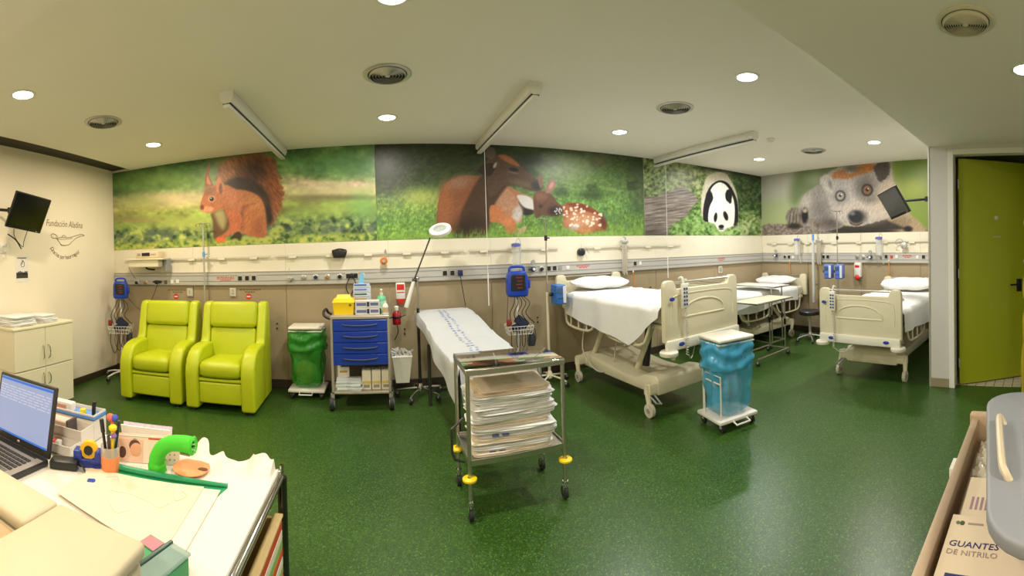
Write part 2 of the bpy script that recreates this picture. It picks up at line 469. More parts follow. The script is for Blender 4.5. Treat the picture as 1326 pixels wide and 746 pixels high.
# roller screen cassettes on the ceiling
def cassette(x, label, wand=None, y0=2.93, y1=4.72, slot_side=-1):
    t = thing('ceiling_screen_cassette', label, 'screen cassette', (x, y0, HC), group='screen cassettes on the ceiling')
    L = y1 - y0
    pr = [(-.05, 0), (.05, 0), (.05, -.05), (.03, -.085), (-.02, -.09), (-.05, -.07)]
    MB().prism(pr, .006, L-.006, 'y', .006, 2).build('housing', cream_m if False else white_pl, t)
    for a, b in ((0, .006), (L-.006, L)):
        MB().prism([(p[0]*1.06, p[1]*1.06 if p[1] else 0) for p in pr], a, b, 'y').build('end_cap', white_pl, t, smooth=False)
    MB().box((-.035, .01, -.098), (.03, L-.01, -.0885)).build('slot', black_pl, t, smooth=False)
    MB().box((-.03, .0, -.125), (.022, L+.03, -.098), .006, 2).build('bottom_bar', white_pl, t)
    if wand:
        MB().tube([(0, L-.2, -.12), (0, L-.2, -1.45), (0, L-.2, wand+.35-HC)], .0028, 6).build('cord', white_pl, t)
        MB().cyl((0, L-.2, wand+.36-HC), (0, L-.2, wand-HC), .0065, n=8).build('pull_rod', white_pl, t)
    return t
cassette(-1.10, 'white ceiling screen cassette above the recliners, without a pull cord')
cassette(1.17, 'white ceiling screen cassette with pull cord over the exam couch', .93)
cassette(3.68, 'white ceiling screen cassette with pull cord beside the bed with hanging sheet', 1.10)
# ================================================================= WALL MURALS (printed wildlife pictures)
def _hash(ix, iy, seed):
    h = (ix.astype(np.int64)*374761393 + iy.astype(np.int64)*668265263 + seed*974711) & 0x7fffffff
    h = ((h ^ (h >> 13))*1274126177) & 0x7fffffff
    return ((h ^ (h >> 16)) & 0xffff)/65535.0
def vnoise(x, y, seed=0):
    ix, iy = np.floor(x), np.floor(y); fx, fy = x-ix, y-iy
    fx = fx*fx*(3-2*fx); fy = fy*fy*(3-2*fy)
    a = _hash(ix, iy, seed); b = _hash(ix+1, iy, seed); c = _hash(ix, iy+1, seed); d = _hash(ix+1, iy+1, seed)
    return (a*(1-fx)+b*fx)*(1-fy) + (c*(1-fx)+d*fx)*fy
def fbm(x, y, seed=0, o=3):
    r = 0; w = 0.5; tot = 0
    for k in range(o):
        r = r + w*vnoise(x*2**k, y*2**k, seed+k*17); tot += w; w *= .55
    return r/tot
def sstep(a, b, x):
    t = np.clip((x-a)/(b-a), 0, 1); return t*t*(3-2*t)

class Canvas:
    """paints print colours on the vertices of a flat panel, in the coordinates measured on the photograph"""
    def __init__(s, px, py, v):
        s.x, s.y, s.v = px, py, v
        s.c = np.zeros((len(px), 3)); s.frame(0, 0, 1)
    def frame(s, ox, oy, k): s.o = (ox, oy, k); return s
    def put(s, m, col):
        col = np.asarray(col, float)
        s.c = s.c*(1-m[:, None]) + m[:, None]*col
    def ramp(s, stops):
        v = [p for p, _ in stops]
        for k in range(3): s.c[:, k] = np.interp(s.v, v, [c[k] for _, c in stops])
    def T(s, p): return (s.o[0]+p[0]/s.o[2], s.o[1]+p[1]/s.o[2])
    def mask(s, pts, soft=1.0, smooth=True, rag=0.0, rs=2.0, seed=3):
        P = [Vector(s.T(p)) for p in pts]
        if smooth: P = catmull(P, 4, True)
        A = np.array([(p.x, p.y) for p in P]); B = np.roll(A, -1, 0)
        lo, hi = A.min(0)-soft-3-rag, A.max(0)+soft+3+rag
        sel = np.where((s.x > lo[0]) & (s.x < hi[0]) & (s.y > lo[1]) & (s.y < hi[1]))[0]
        m = np.zeros(len(s.x))
        if len(sel) == 0: return m
        X, Y = s.x[sel], s.y[sel]
        if rag: 
            X = X + rag*(fbm(s.x[sel]/rs, s.y[sel]/rs, seed, 2)-.5)*2; Y = Y + rag*(fbm(s.x[sel]/rs, s.y[sel]/rs, seed+50, 2)-.5)*2
        d2 = np.full(len(sel), 1e9); ins = np.zeros(len(sel), bool)
        for (ax, ay), (bx, by) in zip(A, B):
            ex, ey = bx-ax, by-ay; L = ex*ex+ey*ey+1e-12
            t = np.clip(((X-ax)*ex+(Y-ay)*ey)/L, 0, 1)
            d2 = np.minimum(d2, (X-ax-t*ex)**2+(Y-ay-t*ey)**2)
            cr = ((ay > Y) != (by > Y)) & (X < (bx-ax)*(Y-ay)/((by-ay) if abs(by-ay) > 1e-9 else 1e-9)+ax)
            ins ^= cr
        sd = np.where(ins, -1, 1)*np.sqrt(d2)
        m[sel] = 1-sstep(-soft, soft, sd)
        return m
    def poly(s, pts, col, soft=1.0, **k):
        m = s.mask(pts, soft, **k); s.put(m, col); return m
    def ell(s, c, r, col, soft=.3, rot=0.0, a=1.0):
        cx, cy = s.T(c); rx, ry = r[0]/s.o[2], r[1]/s.o[2]
        dx, dy = s.x-cx, s.y-cy
        if rot: dx, dy = dx*math.cos(rot)+dy*math.sin(rot), -dx*math.sin(rot)+dy*math.cos(rot)
        q = np.sqrt((dx/rx)**2+(dy/ry)**2)
        m = (1-sstep(1-soft, 1+soft, q))*a
        s.put(m, col); return m
    def fur(s, m, amp, sx=1.2, sy=3.0, ang=0.0, seed=5):
        X = s.x*math.cos(ang)+s.y*math.sin(ang); Y = -s.x*math.sin(ang)+s.y*math.cos(ang)
        n = fbm(X/sx, Y/sy, seed, 2)-.5
        s.c = s.c*(1+(m*amp*2*n)[:, None])
    def leaves(s, m, cols, size=5.0, seed=9, contrast=1.0):
        n1 = fbm(s.x/size, s.y/size*1.2, seed, 3); n2 = fbm(s.x/size*1.7+40, s.y/size*1.7, seed+5, 2)
        k = len(cols)
        t = np.clip(((n1*.65+n2*.35)-.5)*2.6*contrast+.5, 0, .9999)*(k-1)
        i = t.astype(int); f = (t-i)[:, None]
        cc = np.array(cols, float)
        s.put(m, 0); s.c += m[:, None]*(cc[i]*(1-f)+cc[np.minimum(i+1, k-1)]*f)

def print_material():
    m = bpy.data.materials.new('mural_print'); m.use_nodes = True
    nt = m.node_tree; b = nt.nodes['Principled BSDF']
    at = nt.nodes.new('ShaderNodeVertexColor'); at.layer_name = 'print'
    nt.links.new(at.outputs['Color'], b.inputs['Base Color'])
    b.inputs['Roughness'].default_value = .42; b.inputs['Specular IOR Level'].default_value = .35
    return m
mural_m = print_material()
GAIN = 1.06
def mural(name, label, side, a0, a1, painter, step=.0078):
    """a flat print, side 'back': x from a0 to a1; side 'right': y from a0 to a1"""
    nu = int(abs(a1-a0)/step)+1; nv = int((HC-ZM)/step)+1
    U, V = np.meshgrid(np.linspace(a0, a1, nu), np.linspace(ZM, HC-.002, nv))
    U, V = U.ravel(), V.ravel()
    if side == 'back': X, Y, Z = U, np.full_like(U, YB-.004), V
    else: X, Y, Z = np.full_like(U, XR-.004), U, V
    px, py = project(X, Y, Z)
    cv = Canvas(px, py, (HC-V)/(HC-ZM)); painter(cv)
    g = cv.c.mean(1, keepdims=True)
    col = np.clip((g+(cv.c-g)*.78)*GAIN, 5, 250)/255.0
    colL = np.where(col <= .04045, col/12.92, ((col+.055)/1.055)**2.4)
    n = nu*nv
    me = bpy.data.meshes.new(name)
    me.vertices.add(n); me.vertices.foreach_set('co', np.stack([X, Y, Z], 1).ravel().astype(np.float32))
    i = np.arange(nu-1)[None, :] + nu*np.arange(nv-1)[:, None]
    q = np.stack([i, i+1, i+1+nu, i+nu], -1).reshape(-1, 4)
    if (side == 'right') == (a1 > a0): q = q[:, ::-1]
    me.loops.add(q.size); me.loops.foreach_set('vertex_index', q.ravel().astype(np.int32))
    me.polygons.add(len(q)); me.polygons.foreach_set('loop_start', (np.arange(len(q))*4).astype(np.int32))
    me.update(calc_edges=True)
    ca = me.color_attributes.new('print', 'FLOAT_COLOR', 'POINT')
    ca.data.foreach_set('color', np.concatenate([colL, np.ones((n, 1))], 1).ravel().astype(np.float32))
    me.materials.append(mural_m)
    t = thing(name, label, 'mural', ((a0+a1)/2, YB, ZM) if side == 'back' else (XR, (a0+a1)/2, ZM), group='wildlife murals')
    o = bpy.data.objects.new('printed_sheet', me); COL.objects.link(o)
    o.parent = t; o.matrix_parent_inverse = Matrix.Translation(-Vector(t.location))
    b = MB()
    if side == 'back': b.box((a0, YB-.0035, ZM), (a1, YB+.012, HC-.001))
    else: b.box((XR-.0035, min(a0, a1), ZM), (XR+.012, max(a0, a1), HC-.001))
    k = b.build('backing_board', white_pl, t, smooth=False); k.matrix_parent_inverse = Matrix.Translation(-Vector(t.location))
    return t

ONE = lambda cv: np.ones(len(cv.x))
def paint_squirrel(c):
    c.ramp([(0, (66, 108, 50)), (.14, (84, 134, 62)), (.28, (112, 154, 78)), (.40, (168, 172, 108)), (.50, (172, 170, 84)), (.60, (152, 174, 66)), (.72, (124, 154, 62)), (.82, (92, 122, 54)), (.93, (104, 134, 52)), (1, (120, 146, 50))])
    n = fbm(c.x/46, c.y/14, 3, 2)
    c.put(sstep(.5, .72, n)*sstep(.22, .38, c.v)*(1-sstep(.5, .62, c.v)), (206, 176, 136))
    n = fbm(c.x/40+9, c.y/9, 8, 2)
    c.put(.75*sstep(.55, .75, n)*sstep(.46, .54, c.v)*(1-sstep(.6, .7, c.v)), (110, 92, 62))
    n = fbm(c.x/30, c.y/20, 21, 2)
    c.put(.55*sstep(.5, .75, n)*(1-sstep(.2, .36, c.v)), (118, 156, 76))
    c.put(.5*sstep(.55, .8, fbm(c.x/26+7, c.y/18, 25, 2))*(1-sstep(.25, .4, c.v)), (52, 92, 44))
    c.c *= (1+.5*(fbm(c.x/15, c.y/8, 91, 3)-.5)+.3*(fbm(c.x/5, c.y/4, 95, 2)-.5))[:, None]
    m = sstep(.66, .80, c.v)
    c.leaves(m*.85, [(34, 54, 40), (70, 98, 62), (112, 146, 58), (120, 136, 104), (168, 190, 70), (196, 208, 90)], 9, 31)
    c.leaves(sstep(.88, .96, c.v)*.8, [(58, 92, 40), (128, 160, 52), (176, 188, 62), (198, 200, 80)], 6, 37)
    n = fbm(c.x/12, c.y/9, 44, 2)
    c.put(.6*sstep(.58, .72, n)*sstep(.72, .8, c.v)*(1-sstep(.88, .95, c.v)), (58, 78, 76))
    for (ex, ey, rx, ry, col, a) in ((225, 258, 60, 9, (206, 182, 134), .75), (430, 247, 62, 9, (206, 186, 138), .75), (172, 284, 40, 4, (150, 126, 84), .7), (250, 290, 46, 9, (176, 184, 72), .7), (440, 256, 60, 3.5, (96, 92, 60), .7), (420, 268, 60, 8, (150, 178, 74), .6), (210, 232, 60, 10, (126, 160, 78), .6), (450, 215, 40, 12, (72, 124, 66), .6), (470, 266, 16, 16, (96, 156, 70), .6), (182, 262, 24, 7, (160, 178, 84), .6)):
        c.ell((ex, ey), (rx, ry), col, .95, a=a)
    c.frame(240, 190, 5.74)
    t = c.poly([(240, 230), (262, 150), (330, 95), (430, 66), (560, 50), (655, 95), (690, 200), (725, 330), (712, 450), (668, 545), (612, 590), (590, 480), (540, 380), (450, 330), (350, 325), (290, 290)], (142, 80, 42), 3.2, rag=4, rs=3)
    c.ell((350, 150), (110, 80), (150, 96, 56), .8, a=.7)
    c.ell((520, 180), (115, 95), (58, 36, 26), .8, a=.9)
    c.poly([(300, 265), (400, 225), (520, 260), (610, 340), (640, 450), (650, 540), (606, 580), (590, 470), (540, 375), (440, 325), (340, 320)], (44, 30, 24), 3.5)
    c.ell((650, 300), (50, 150), (132, 62, 26), .8, rot=-.25, a=.6)
    c.fur(t, .35, 1.0, 6, -.6)
    # body
    b = c.poly([(290, 290), (380, 318), (470, 332), (550, 375), (588, 450), (598, 540), (606, 650), (560, 678), (440, 650), (400, 640), (340, 640), (300, 560), (270, 470), (230, 460)], (178, 98, 54), 1.2)
    c.ell((520, 430), (60, 60), (206, 128, 62), .8, a=.6)
    c.ell((505, 560), (85, 100), (190, 100, 42), .5, a=.6)
    c.poly([(418, 470), (440, 440), (520, 420), (440, 460), (430, 560), (420, 620), (408, 560)], (136, 70, 38), 3)
    c.ell((545, 600), (40, 60), (150, 76, 40), .9, a=.7); c.ell((350, 400), (60, 70), (196, 112, 66), .9, a=.6); c.ell((330, 520), (40, 60), (160, 84, 48), .9, a=.5)
    # chest and front legs
    c.poly([(195, 490), (300, 470), (330, 560), (300, 640), (240, 690), (208, 668), (205, 560)], (104, 70, 42), 2)
    c.poly([(215, 490), (280, 470), (304, 540), (285, 610), (255, 590), (228, 530)], (160, 146, 86), 4)
    a = c.poly([(300, 470), (400, 490), (422, 560), (392, 620), (310, 672), (262, 712), (228, 700), (238, 675), (300, 640), (335, 590), (318, 530)], (190, 94, 52), 1.8)
    c.ell((265, 692), (38, 20), (228, 100, 40), .4)
    c.poly([(335, 680), (380, 635), (410, 640), (420, 690), (370, 700)], (60, 50, 26), 1.2)
    # head
    hd = c.poly([(110, 445), (122, 392), (148, 330), (196, 286), (240, 284), (292, 300), (318, 370), (300, 440), (232, 470), (198, 492), (150, 490), (112, 466)], (180, 98, 54), 1.1)
    c.ell((180, 330), (42, 36), (140, 86, 58), .8, a=.9)
    c.ell((160, 465), (48, 22), (226, 142, 92), .5)
    c.ell((124, 452), (14, 18), (120, 62, 40), .5)
    c.ell((196, 388), (25, 23), (214, 150, 96), .4); c.ell((196, 389), (17, 16), (34, 28, 26), .25); c.ell((191, 383), (5, 4), (200, 210, 210), .5)
    e = c.poly([(148, 300), (146, 230), (160, 160), (178, 112), (184, 150), (178, 210), (205, 280), (180, 292)], (146, 84, 52), .7)
    c.poly([(160, 270), (164, 215), (176, 240), (190, 280)], (206, 116, 62), .7)
    c.poly([(230, 330), (232, 250), (256, 225), (276, 270), (290, 350), (262, 352)], (200, 108, 54), .8)
    c.poly([(250, 330), (254, 280), (270, 275), (276, 330), (264, 352)], (120, 66, 40), .8)
    c.fur(np.maximum(np.maximum(b, hd), a), .15, .9, 3, .5, 12)
    # leaves in front of the feet
    for (x, y, r) in ((450, 690, 34), (500, 694, 30), (370, 704, 26), (660, 640, 36), (700, 610, 34), (620, 690, 30), (560, 700, 26), (310, 712, 18)):
        c.ell((x, y), (r, r*.8), (172, 182, 66), .5, a=.85); c.ell((x+6, y+8), (r*.4, r*.3), (108, 128, 48), .6, a=.7)

def paint_deer(c):
    right = sstep(620, 720, c.x)
    c.ramp([(0, (40, 50, 26)), (.25, (50, 62, 32)), (.42, (58, 76, 40)), (.55, (96, 126, 62)), (.66, (118, 150, 58)), (.8, (96, 140, 52)), (1, (112, 160, 50))])
    r = np.stack([np.interp(c.v, [0, .2, .4, .6, .8, 1], [a, b_, cc, d, e, f]) for a, b_, cc, d, e, f in ((52, 66, 88, 96, 90, 112), (70, 92, 120, 138, 130, 152), (30, 40, 54, 56, 46, 50))], 1)
    c.c = c.c*(1-right[:, None]) + r*right[:, None]
    c.ell((500, 212), (26, 34), (58, 52, 46), .9, a=.8)
    n = fbm(c.x/3.2, c.y/2.6, 50, 3); c.c *= (1+.62*(n-.5))[:, None]
    n = fbm(c.x/1.3, c.y/3, 52, 2); c.c *= (1+.5*sstep(.35, .6, c.v)*(n-.5))[:, None]
    n = fbm(c.x/16, c.y/10, 57, 2)
    c.put(.6*sstep(.55, .75, n)*(1-sstep(.4, .55, c.v)), (38, 52, 24)); c.put(.5*sstep(.58, .75, fbm(c.x/14+5, c.y/8, 58, 2))*sstep(.5, .7, c.v), (72, 112, 66))
    c.ell((546, 255), (24, 10), (176, 178, 70), .9, a=.6)
    c.ell((735, 217), (32, 18), (150, 160, 118), 1.0, a=.55)
    c.ell((776, 206), (10, 8), (96, 84, 62), .9, a=.6); c.ell((766, 253), (16, 6), (40, 58, 30), .8, a=.7); c.ell((728, 250), (10, 5), (48, 66, 36), .8, a=.7)
    c.ell((684, 208), (16, 8), (34, 40, 24), .9, a=.8)
    c.put(.35*sstep(800, 832, c.x)*(1-sstep(.6, .9, c.v)), (34, 42, 22))
    # far hind body of the doe
    c.frame(640, 180, 5.74)
    h = c.poly([(70, 345), (130, 362), (200, 400), (280, 440), (300, 500), (290, 535), (210, 525), (180, 480)], (168, 104, 62), 1.0)
    c.poly([(170, 420), (230, 420), (285, 450), (296, 515), (270, 528), (210, 500), (185, 460)], (196, 190, 184), 1.2)
    c.poly([(180, 470), (225, 510), (290, 530), (280, 560), (210, 560)], (44, 34, 26), 1.5)
    th = c.poly([(-20, 450), (30, 400), (75, 355), (140, 410), (190, 490), (210, 560), (195, 625), (140, 600), (60, 540), (0, 500)], (176, 120, 84), 1.0)
    c.ell((172, 560), (34, 62), (186, 182, 182), .6, rot=.3, a=.85)
    # body, neck
    c.frame(0, 0, 1)
    b = c.poly([(568, 297), (566, 274), (570, 250), (577, 238), (590, 230), (606, 227), (620, 228), (632, 226), (652, 240), (640, 262), (634, 282), (629, 301), (598, 303)], (132, 74, 42), 1.2)
    c.ell((594, 236), (18, 8), (152, 110, 86), .8, rot=-.3, a=.7); c.ell((576, 266), (8, 26), (158, 88, 46), .9, a=.7)
    c.poly([(598, 303), (596, 280), (606, 256), (616, 238), (628, 222), (644, 214), (664, 228), (650, 250), (641, 264), (634, 284), (630, 302), (614, 306)], (74, 48, 28), 2.5)
    c.ell((612, 292), (18, 12), (44, 32, 22), .9, a=.7)
    c.frame(640, 180, 5.74)
    k = c.poly([(-30, 500), (30, 500), (80, 555), (150, 605), (165, 690), (95, 700), (70, 640), (20, 620), (-30, 610)], (192, 106, 54), 1.0)
    c.ell((95, 610), (50, 40), (206, 122, 66), .8, a=.6)
    c.poly([(165, 710), (200, 660), (240, 650), (225, 690), (190, 715)], (178, 150, 108), .8)
    # head of the doe
    hd = c.poly([(-60, 180), (-10, 130), (50, 112), (110, 125), (170, 175), (215, 215), (270, 265), (340, 320), (358, 360), (330, 388), (270, 385), (200, 358), (120, 345), (70, 350), (20, 400), (-40, 420)], (84, 58, 38), 1.0)
    c.poly([(30, 125), (80, 118), (140, 150), (190, 200), (150, 195), (90, 170)], (162, 90, 42), 1.4)
    c.ell((200, 330), (80, 22), (112, 96, 66), .8, rot=.25, a=.6)
    c.ell((316, 348), (38, 30), (40, 34, 32), .6, rot=.4)
    c.ell((146, 228), (34, 15), (26, 22, 20), .5, rot=.2); c.ell((140, 250), (40, 8), (126, 96, 68), .7, rot=.2, a=.7)
    c.frame(486, 180, 5.74)
    c.poly([(762, 240), (790, 200), (850, 180), (890, 190), (880, 240), (850, 275), (800, 265)], (50, 36, 26), .9)
    c.poly([(815, 110), (840, 65), (880, 68), (895, 110), (870, 150), (830, 140)], (96, 78, 70), .9)
    c.ell((890, 195), (10, 22), (160, 150, 140), .6, rot=.5)
    c.fur(np.maximum(np.maximum(b, hd), np.maximum(th, k)), .12, 1.0, 2.5, .7, 14)
    # grass in front of the doe
    g = sstep(.86, 1.0, c.v)*sstep(.40, .62, fbm(c.x/1.5, c.y/5, 61, 2)); c.put(.85*g, (112, 150, 52))
    c.ell((640, 690), (60, 60), (36, 30, 20), .9, a=.6)
    # fawn
    c.frame(640, 180, 5.74)
    f = c.poly([(500, 500), (560, 474), (650, 480), (740, 520), (805, 575), (832, 640), (815, 680), (700, 690), (640, 705), (575, 672), (520, 650), (515, 570)], (150, 76, 42), 1.0)
    c.ell((640, 610), (110, 62), (196, 140, 100), .7, a=.8); c.ell((600, 655), (40, 22), (170, 160, 150), .7, a=.8)
    c.ell((810, 620), (22, 50), (96, 44, 28), .8, rot=-.3)
    c.poly([(540, 480), (650, 482), (740, 524), (790, 568), (700, 540), (600, 510)], (120, 52, 30), 1.4)
    c.ell((680, 680), (50, 26), (186, 112, 62), .7)
    rnd = random.Random(5)
    for q in range(70):
        x, y = rnd.uniform(510, 800), rnd.uniform(480, 650)
        if y < 478+max(0, (x-640))*.45 or (x < 560 and y > 600): continue
        c.ell((x, y), (rnd.uniform(6, 11), rnd.uniform(5, 9)), (226, 200, 176), .6, a=.9)
    fh = c.poly([(290, 440), (305, 400), (370, 385), (425, 410), (470, 470), (510, 510), (500, 560), (440, 575), (385, 570), (350, 568), (310, 590), (296, 530)], (98, 62, 42), 1.0)
    c.ell((345, 430), (40, 30), (134, 84, 56), .8, a=.8); c.ell((450, 535), (48, 34), (46, 34, 32), .7); c.ell((345, 500), (14, 14), (60, 44, 40), .6)
    c.poly([(380, 392), (395, 340), (435, 300), (456, 322), (444, 372), (405, 402)], (146, 92, 78), .8); c.ell((425, 345), (14, 28), (180, 126, 112), .6, rot=.5)
    c.poly([(325, 300), (348, 262), (362, 300), (356, 360), (340, 360)], (126, 84, 64), .8)
    for q in range(14): c.ell((rnd.uniform(450, 500), rnd.uniform(510, 560)), (5, 5), (180, 176, 176), .6)
    c.fur(np.maximum(f, fh), .12, 1.0, 2.5, .4, 15)
    g = sstep(.88, 1.0, c.v)*sstep(.42, .62, fbm(c.x/1.5, c.y/5, 66, 2)); c.put(.6*g, (128, 170, 56))
    c.put(sstep(832.5, 834, c.x), (90, 110, 56))

def paint_panda(c):
    c.ramp([(0, (74, 92, 40)), (.3, (116, 132, 66)), (.5, (104, 130, 62)), (.7, (96, 138, 60)), (1, (104, 146, 64))])
    c.leaves(ONE(c)*.75, [(30, 44, 20), (76, 100, 40), (112, 138, 62), (150, 164, 96), (186, 190, 130)], 5, 70)
    dk = sstep(938, 955, c.x)*(1-sstep(.55, .72, c.v)); c.put(.75*dk, (40, 66, 30)); c.fur(dk, .6, 3, 3, 0, 71)
    c.put(.8*(1-sstep(0, .12, c.v))*sstep(895, 910, c.x), (26, 36, 18))
    c.frame(830, 200, 6.78)
    c.ell((370, 190), (110, 90), (156, 156, 112), .9, a=.5)
    t = c.poly([(28, 402), (120, 372), (230, 330), (330, 290), (378, 278), (430, 320), (478, 365), (500, 405), (440, 470), (410, 540), (320, 590), (250, 640), (250, 712), (28, 712)], (122, 110, 100), 1.0, rag=1.5)
    n = fbm(c.x/14, c.y/1.3+c.x*.08, 72, 3); c.c *= (1+1.1*t*(n-.5))[:, None]
    c.ell((120, 690), (120, 40), (58, 50, 44), .9, a=.6)
    lf = c.mask([(260, 712), (290, 620), (350, 590), (420, 520), (470, 440), (540, 440), (560, 600), (640, 600), (660, 712)], 2.5, rag=3)
    c.leaves(lf*.9, [(44, 70, 30), (84, 126, 50), (112, 160, 66), (146, 186, 96)], 4.5, 74)
    body = c.poly([(530, 520), (528, 400), (545, 290), (575, 210), (625, 170), (690, 155), (752, 178), (800, 250), (838, 340), (855, 470), (850, 620), (825, 640), (700, 600), (580, 590), (548, 560)], (186, 178, 150), .9)
    c.ell((690, 190), (80, 40), (160, 148, 120), .9, a=.7)
    ring = c.poly([(548, 570), (552, 440), (590, 310), (640, 250), (700, 228), (765, 254), (815, 330), (850, 440), (850, 625), (816, 630), (812, 470), (780, 330), (690, 258), (620, 330), (640, 380), (606, 470), (596, 585)], (26, 26, 30), .6)
    hd = c.poly([(592, 585), (600, 470), (634, 385), (610, 325), (640, 272), (692, 245), (748, 272), (798, 350), (822, 450), (822, 560), (806, 625), (750, 648), (722, 672), (680, 668), (645, 610)], (222, 220, 200), .7)
    c.ell((720, 590), (70, 60), (198, 198, 178), .9, a=.6)
    c.ell((770, 362), (30, 55), (24, 24, 28), .15); c.ell((782, 410), (14, 22), (30, 30, 30), .4)
    c.ell((600, 370), (30, 48), (24, 24, 28), .25)
    c.ell((655, 552), (15, 42), (24, 24, 26), .25, rot=.12); c.ell((744, 540), (19, 42), (24, 24, 26), .25, rot=-.3)
    c.ell((705, 634), (24, 17), (20, 20, 22), .3); c.ell((705, 656), (22, 8), (90, 88, 80), .6)
    c.fur(np.maximum(hd, body), .10, 1.2, 3, .2, 77)
    lf = c.mask([(820, 712), (812, 640), (850, 600), (960, 560), (1060, 560), (1060, 712)], 3, rag=3)
    c.leaves(lf*.7, [(60, 86, 40), (112, 144, 70), (152, 172, 104), (190, 196, 140)], 4, 78)
    lf = c.mask([(470, 712), (520, 640), (620, 612), (690, 680), (760, 660), (830, 650), (880, 712)], 2, rag=3)
    c.leaves(lf*.9, [(54, 84, 34), (92, 138, 54), (128, 170, 80), (158, 190, 104)], 4, 79)

def paint_lemur(c):
    c.ramp([(0, (162, 160, 140)), (.3, (164, 166, 142)), (.5, (156, 166, 116)), (.75, (152, 164, 104)), (1, (150, 160, 104))])
    c.frame(985, 200, 6.03)
    c.ell((160, 230), (150, 90), (178, 176, 160), .9, a=.7)
    c.poly([(290, 120), (420, 90), (600, 60), (640, 200), (480, 260), (380, 330), (260, 400), (230, 300)], (104, 122, 74), 9); c.ell((420, 190), (70, 50), (136, 146, 112), .9, a=.8)
    R = sstep(990, 1060, (c.x-985)*6.03)
    c.put(R, (116, 140, 44)); c.ell((1140, 150), (90, 110), (92, 120, 36), .9, a=.8); c.ell((1200, 260), (100, 80), (160, 168, 58), .9, a=.7)
    c.ell((1230, 430), (80, 90), (122, 142, 48), .9, a=.7)
    # log
    lg = c.poly([(0, 560), (60, 540), (200, 545), (420, 530), (700, 560), (1000, 540), (1320, 590), (1320, 660), (0, 660)], (124, 108, 98), 1.2, smooth=False)
    n = fbm(c.x/2.2, c.y/1.6, 80, 3); c.c *= (1+.9*lg*(n-.5))[:, None]
    c.poly([(560, 560), (760, 560), (900, 520), (1160, 560), (1300, 600), (1200, 620), (560, 610)], (48, 40, 34), 2)
    # arm and body
    b = c.poly([(215, 470), (240, 425), (300, 405), (330, 330), (390, 275), (470, 235), (560, 300), (640, 520), (620, 575), (480, 600), (380, 560), (330, 560), (240, 570)], (146, 136, 126), 1.5)
    c.ell((470, 440), (70, 120), (104, 98, 94), .9, rot=-.4, a=.75); c.ell((360, 360), (40, 60), (176, 166, 150), .9, rot=.5, a=.7); c.ell((545, 540), (80, 40), (66, 60, 56), .8, a=.8)
    c.ell((450, 545), (90, 26), (110, 92, 80), .8, rot=.2, a=.7)
    hnd = c.ell((270, 495), (74, 84), (124, 112, 98), .12)
    for k in range(4): c.ell((228+k*26, 500), (5, 66), (74, 64, 54), .8, rot=.12, a=.7)
    c.ell((345, 480), (26, 60), (30, 27, 26), .4); c.ell((345, 440), (18, 16), (150, 140, 124), .5); c.ell((265, 560), (56, 22), (42, 36, 32), .6)
    # right shoulder fur
    s = c.poly([(1000, 200), (1060, 240), (1110, 340), (1170, 470), (1240, 530), (1300, 610), (1180, 625), (1000, 580), (900, 520), (980, 380)], (168, 140, 108), 3)
    c.ell((1080, 530), (90, 50), (120, 100, 72), .9, a=.8); c.ell((1150, 582), (36, 22), (30, 28, 26), .5)
    c.poly([(840, 560), (900, 500), (960, 470), (1000, 520), (1120, 575), (1000, 590)], (52, 44, 36), 2.5)
    # face
    f = c.poly([(462, 188), (520, 145), (600, 105), (740, 80), (880, 62), (985, 40), (1025, 130), (1040, 220), (1080, 300), (1075, 400), (1000, 490), (880, 535), (740, 560), (640, 530), (575, 470), (540, 380), (500, 290), (470, 245)], (160, 150, 142), 1.4, rag=1.5)
    c.ell((690, 300), (90, 120), (174, 164, 158), .9, a=.8); c.ell((980, 330), (80, 130), (186, 160, 128), .9, rot=.3, a=.8)
    c.ell((780, 440), (160, 90), (192, 172, 154), .8, a=.8); c.ell((650, 470), (60, 50), (176, 164, 152), .9, a=.7)
    c.poly([(560, 190), (575, 140), (640, 125), (700, 150), (760, 105), (800, 80), (875, 72), (892, 112), (820, 150), (760, 165), (690, 188), (620, 192)], (182, 106, 40), 2.2, rag=2)
    c.ell((715, 110), (55, 26), (96, 84, 70), .8, a=.85); c.ell((860, 190), (100, 40), (150, 142, 136), .9, a=.5)
    c.poly([(885, 95), (950, 55), (998, 62), (1012, 130), (985, 180), (940, 215), (905, 180)], (74, 66, 60), 1.6, rag=1.5)
    c.poly([(465, 195), (510, 160), (550, 180), (570, 250), (560, 300), (510, 275)], (184, 176, 164), 1.6); c.ell((545, 235), (16, 40), (126, 116, 108), .8, rot=-.3)
    c.ell((815, 268), (72, 80), (92, 84, 80), .8, a=.9); c.ell((860, 350), (50, 34), (120, 108, 98), .9, a=.8)
    c.ell((622, 322), (58, 60), (128, 120, 114), .7)
    for (x, y, r, ic) in ((622, 324, 40, (150, 140, 126)), (832, 278, 44, (128, 84, 50))):
        c.ell((x, y), (r, r*1.08), (36, 32, 30), .2); c.ell((x, y), (r*.74, r*.8), ic, .25); c.ell((x, y-2), (r*.26, r*.26), (24, 20, 20), .4); c.ell((x+8, y-10), (5, 5), (220, 220, 215), .5)
    c.ell((790, 488), (46, 46), (104, 94, 90), .6); c.ell((742, 488), (58, 52), (38, 37, 38), .35); c.ell((718, 462), (18, 14), (120, 122, 126), .8, a=.8)
    c.poly([(690, 525), (740, 548), (800, 530), (760, 556), (710, 548)], (66, 46, 44), 1)
    c.fur(np.maximum(np.maximum(f, b), s), .14, 1.0, 3, .4, 84)
    c.fur(hnd, .3, 1, 3, .1, 86)

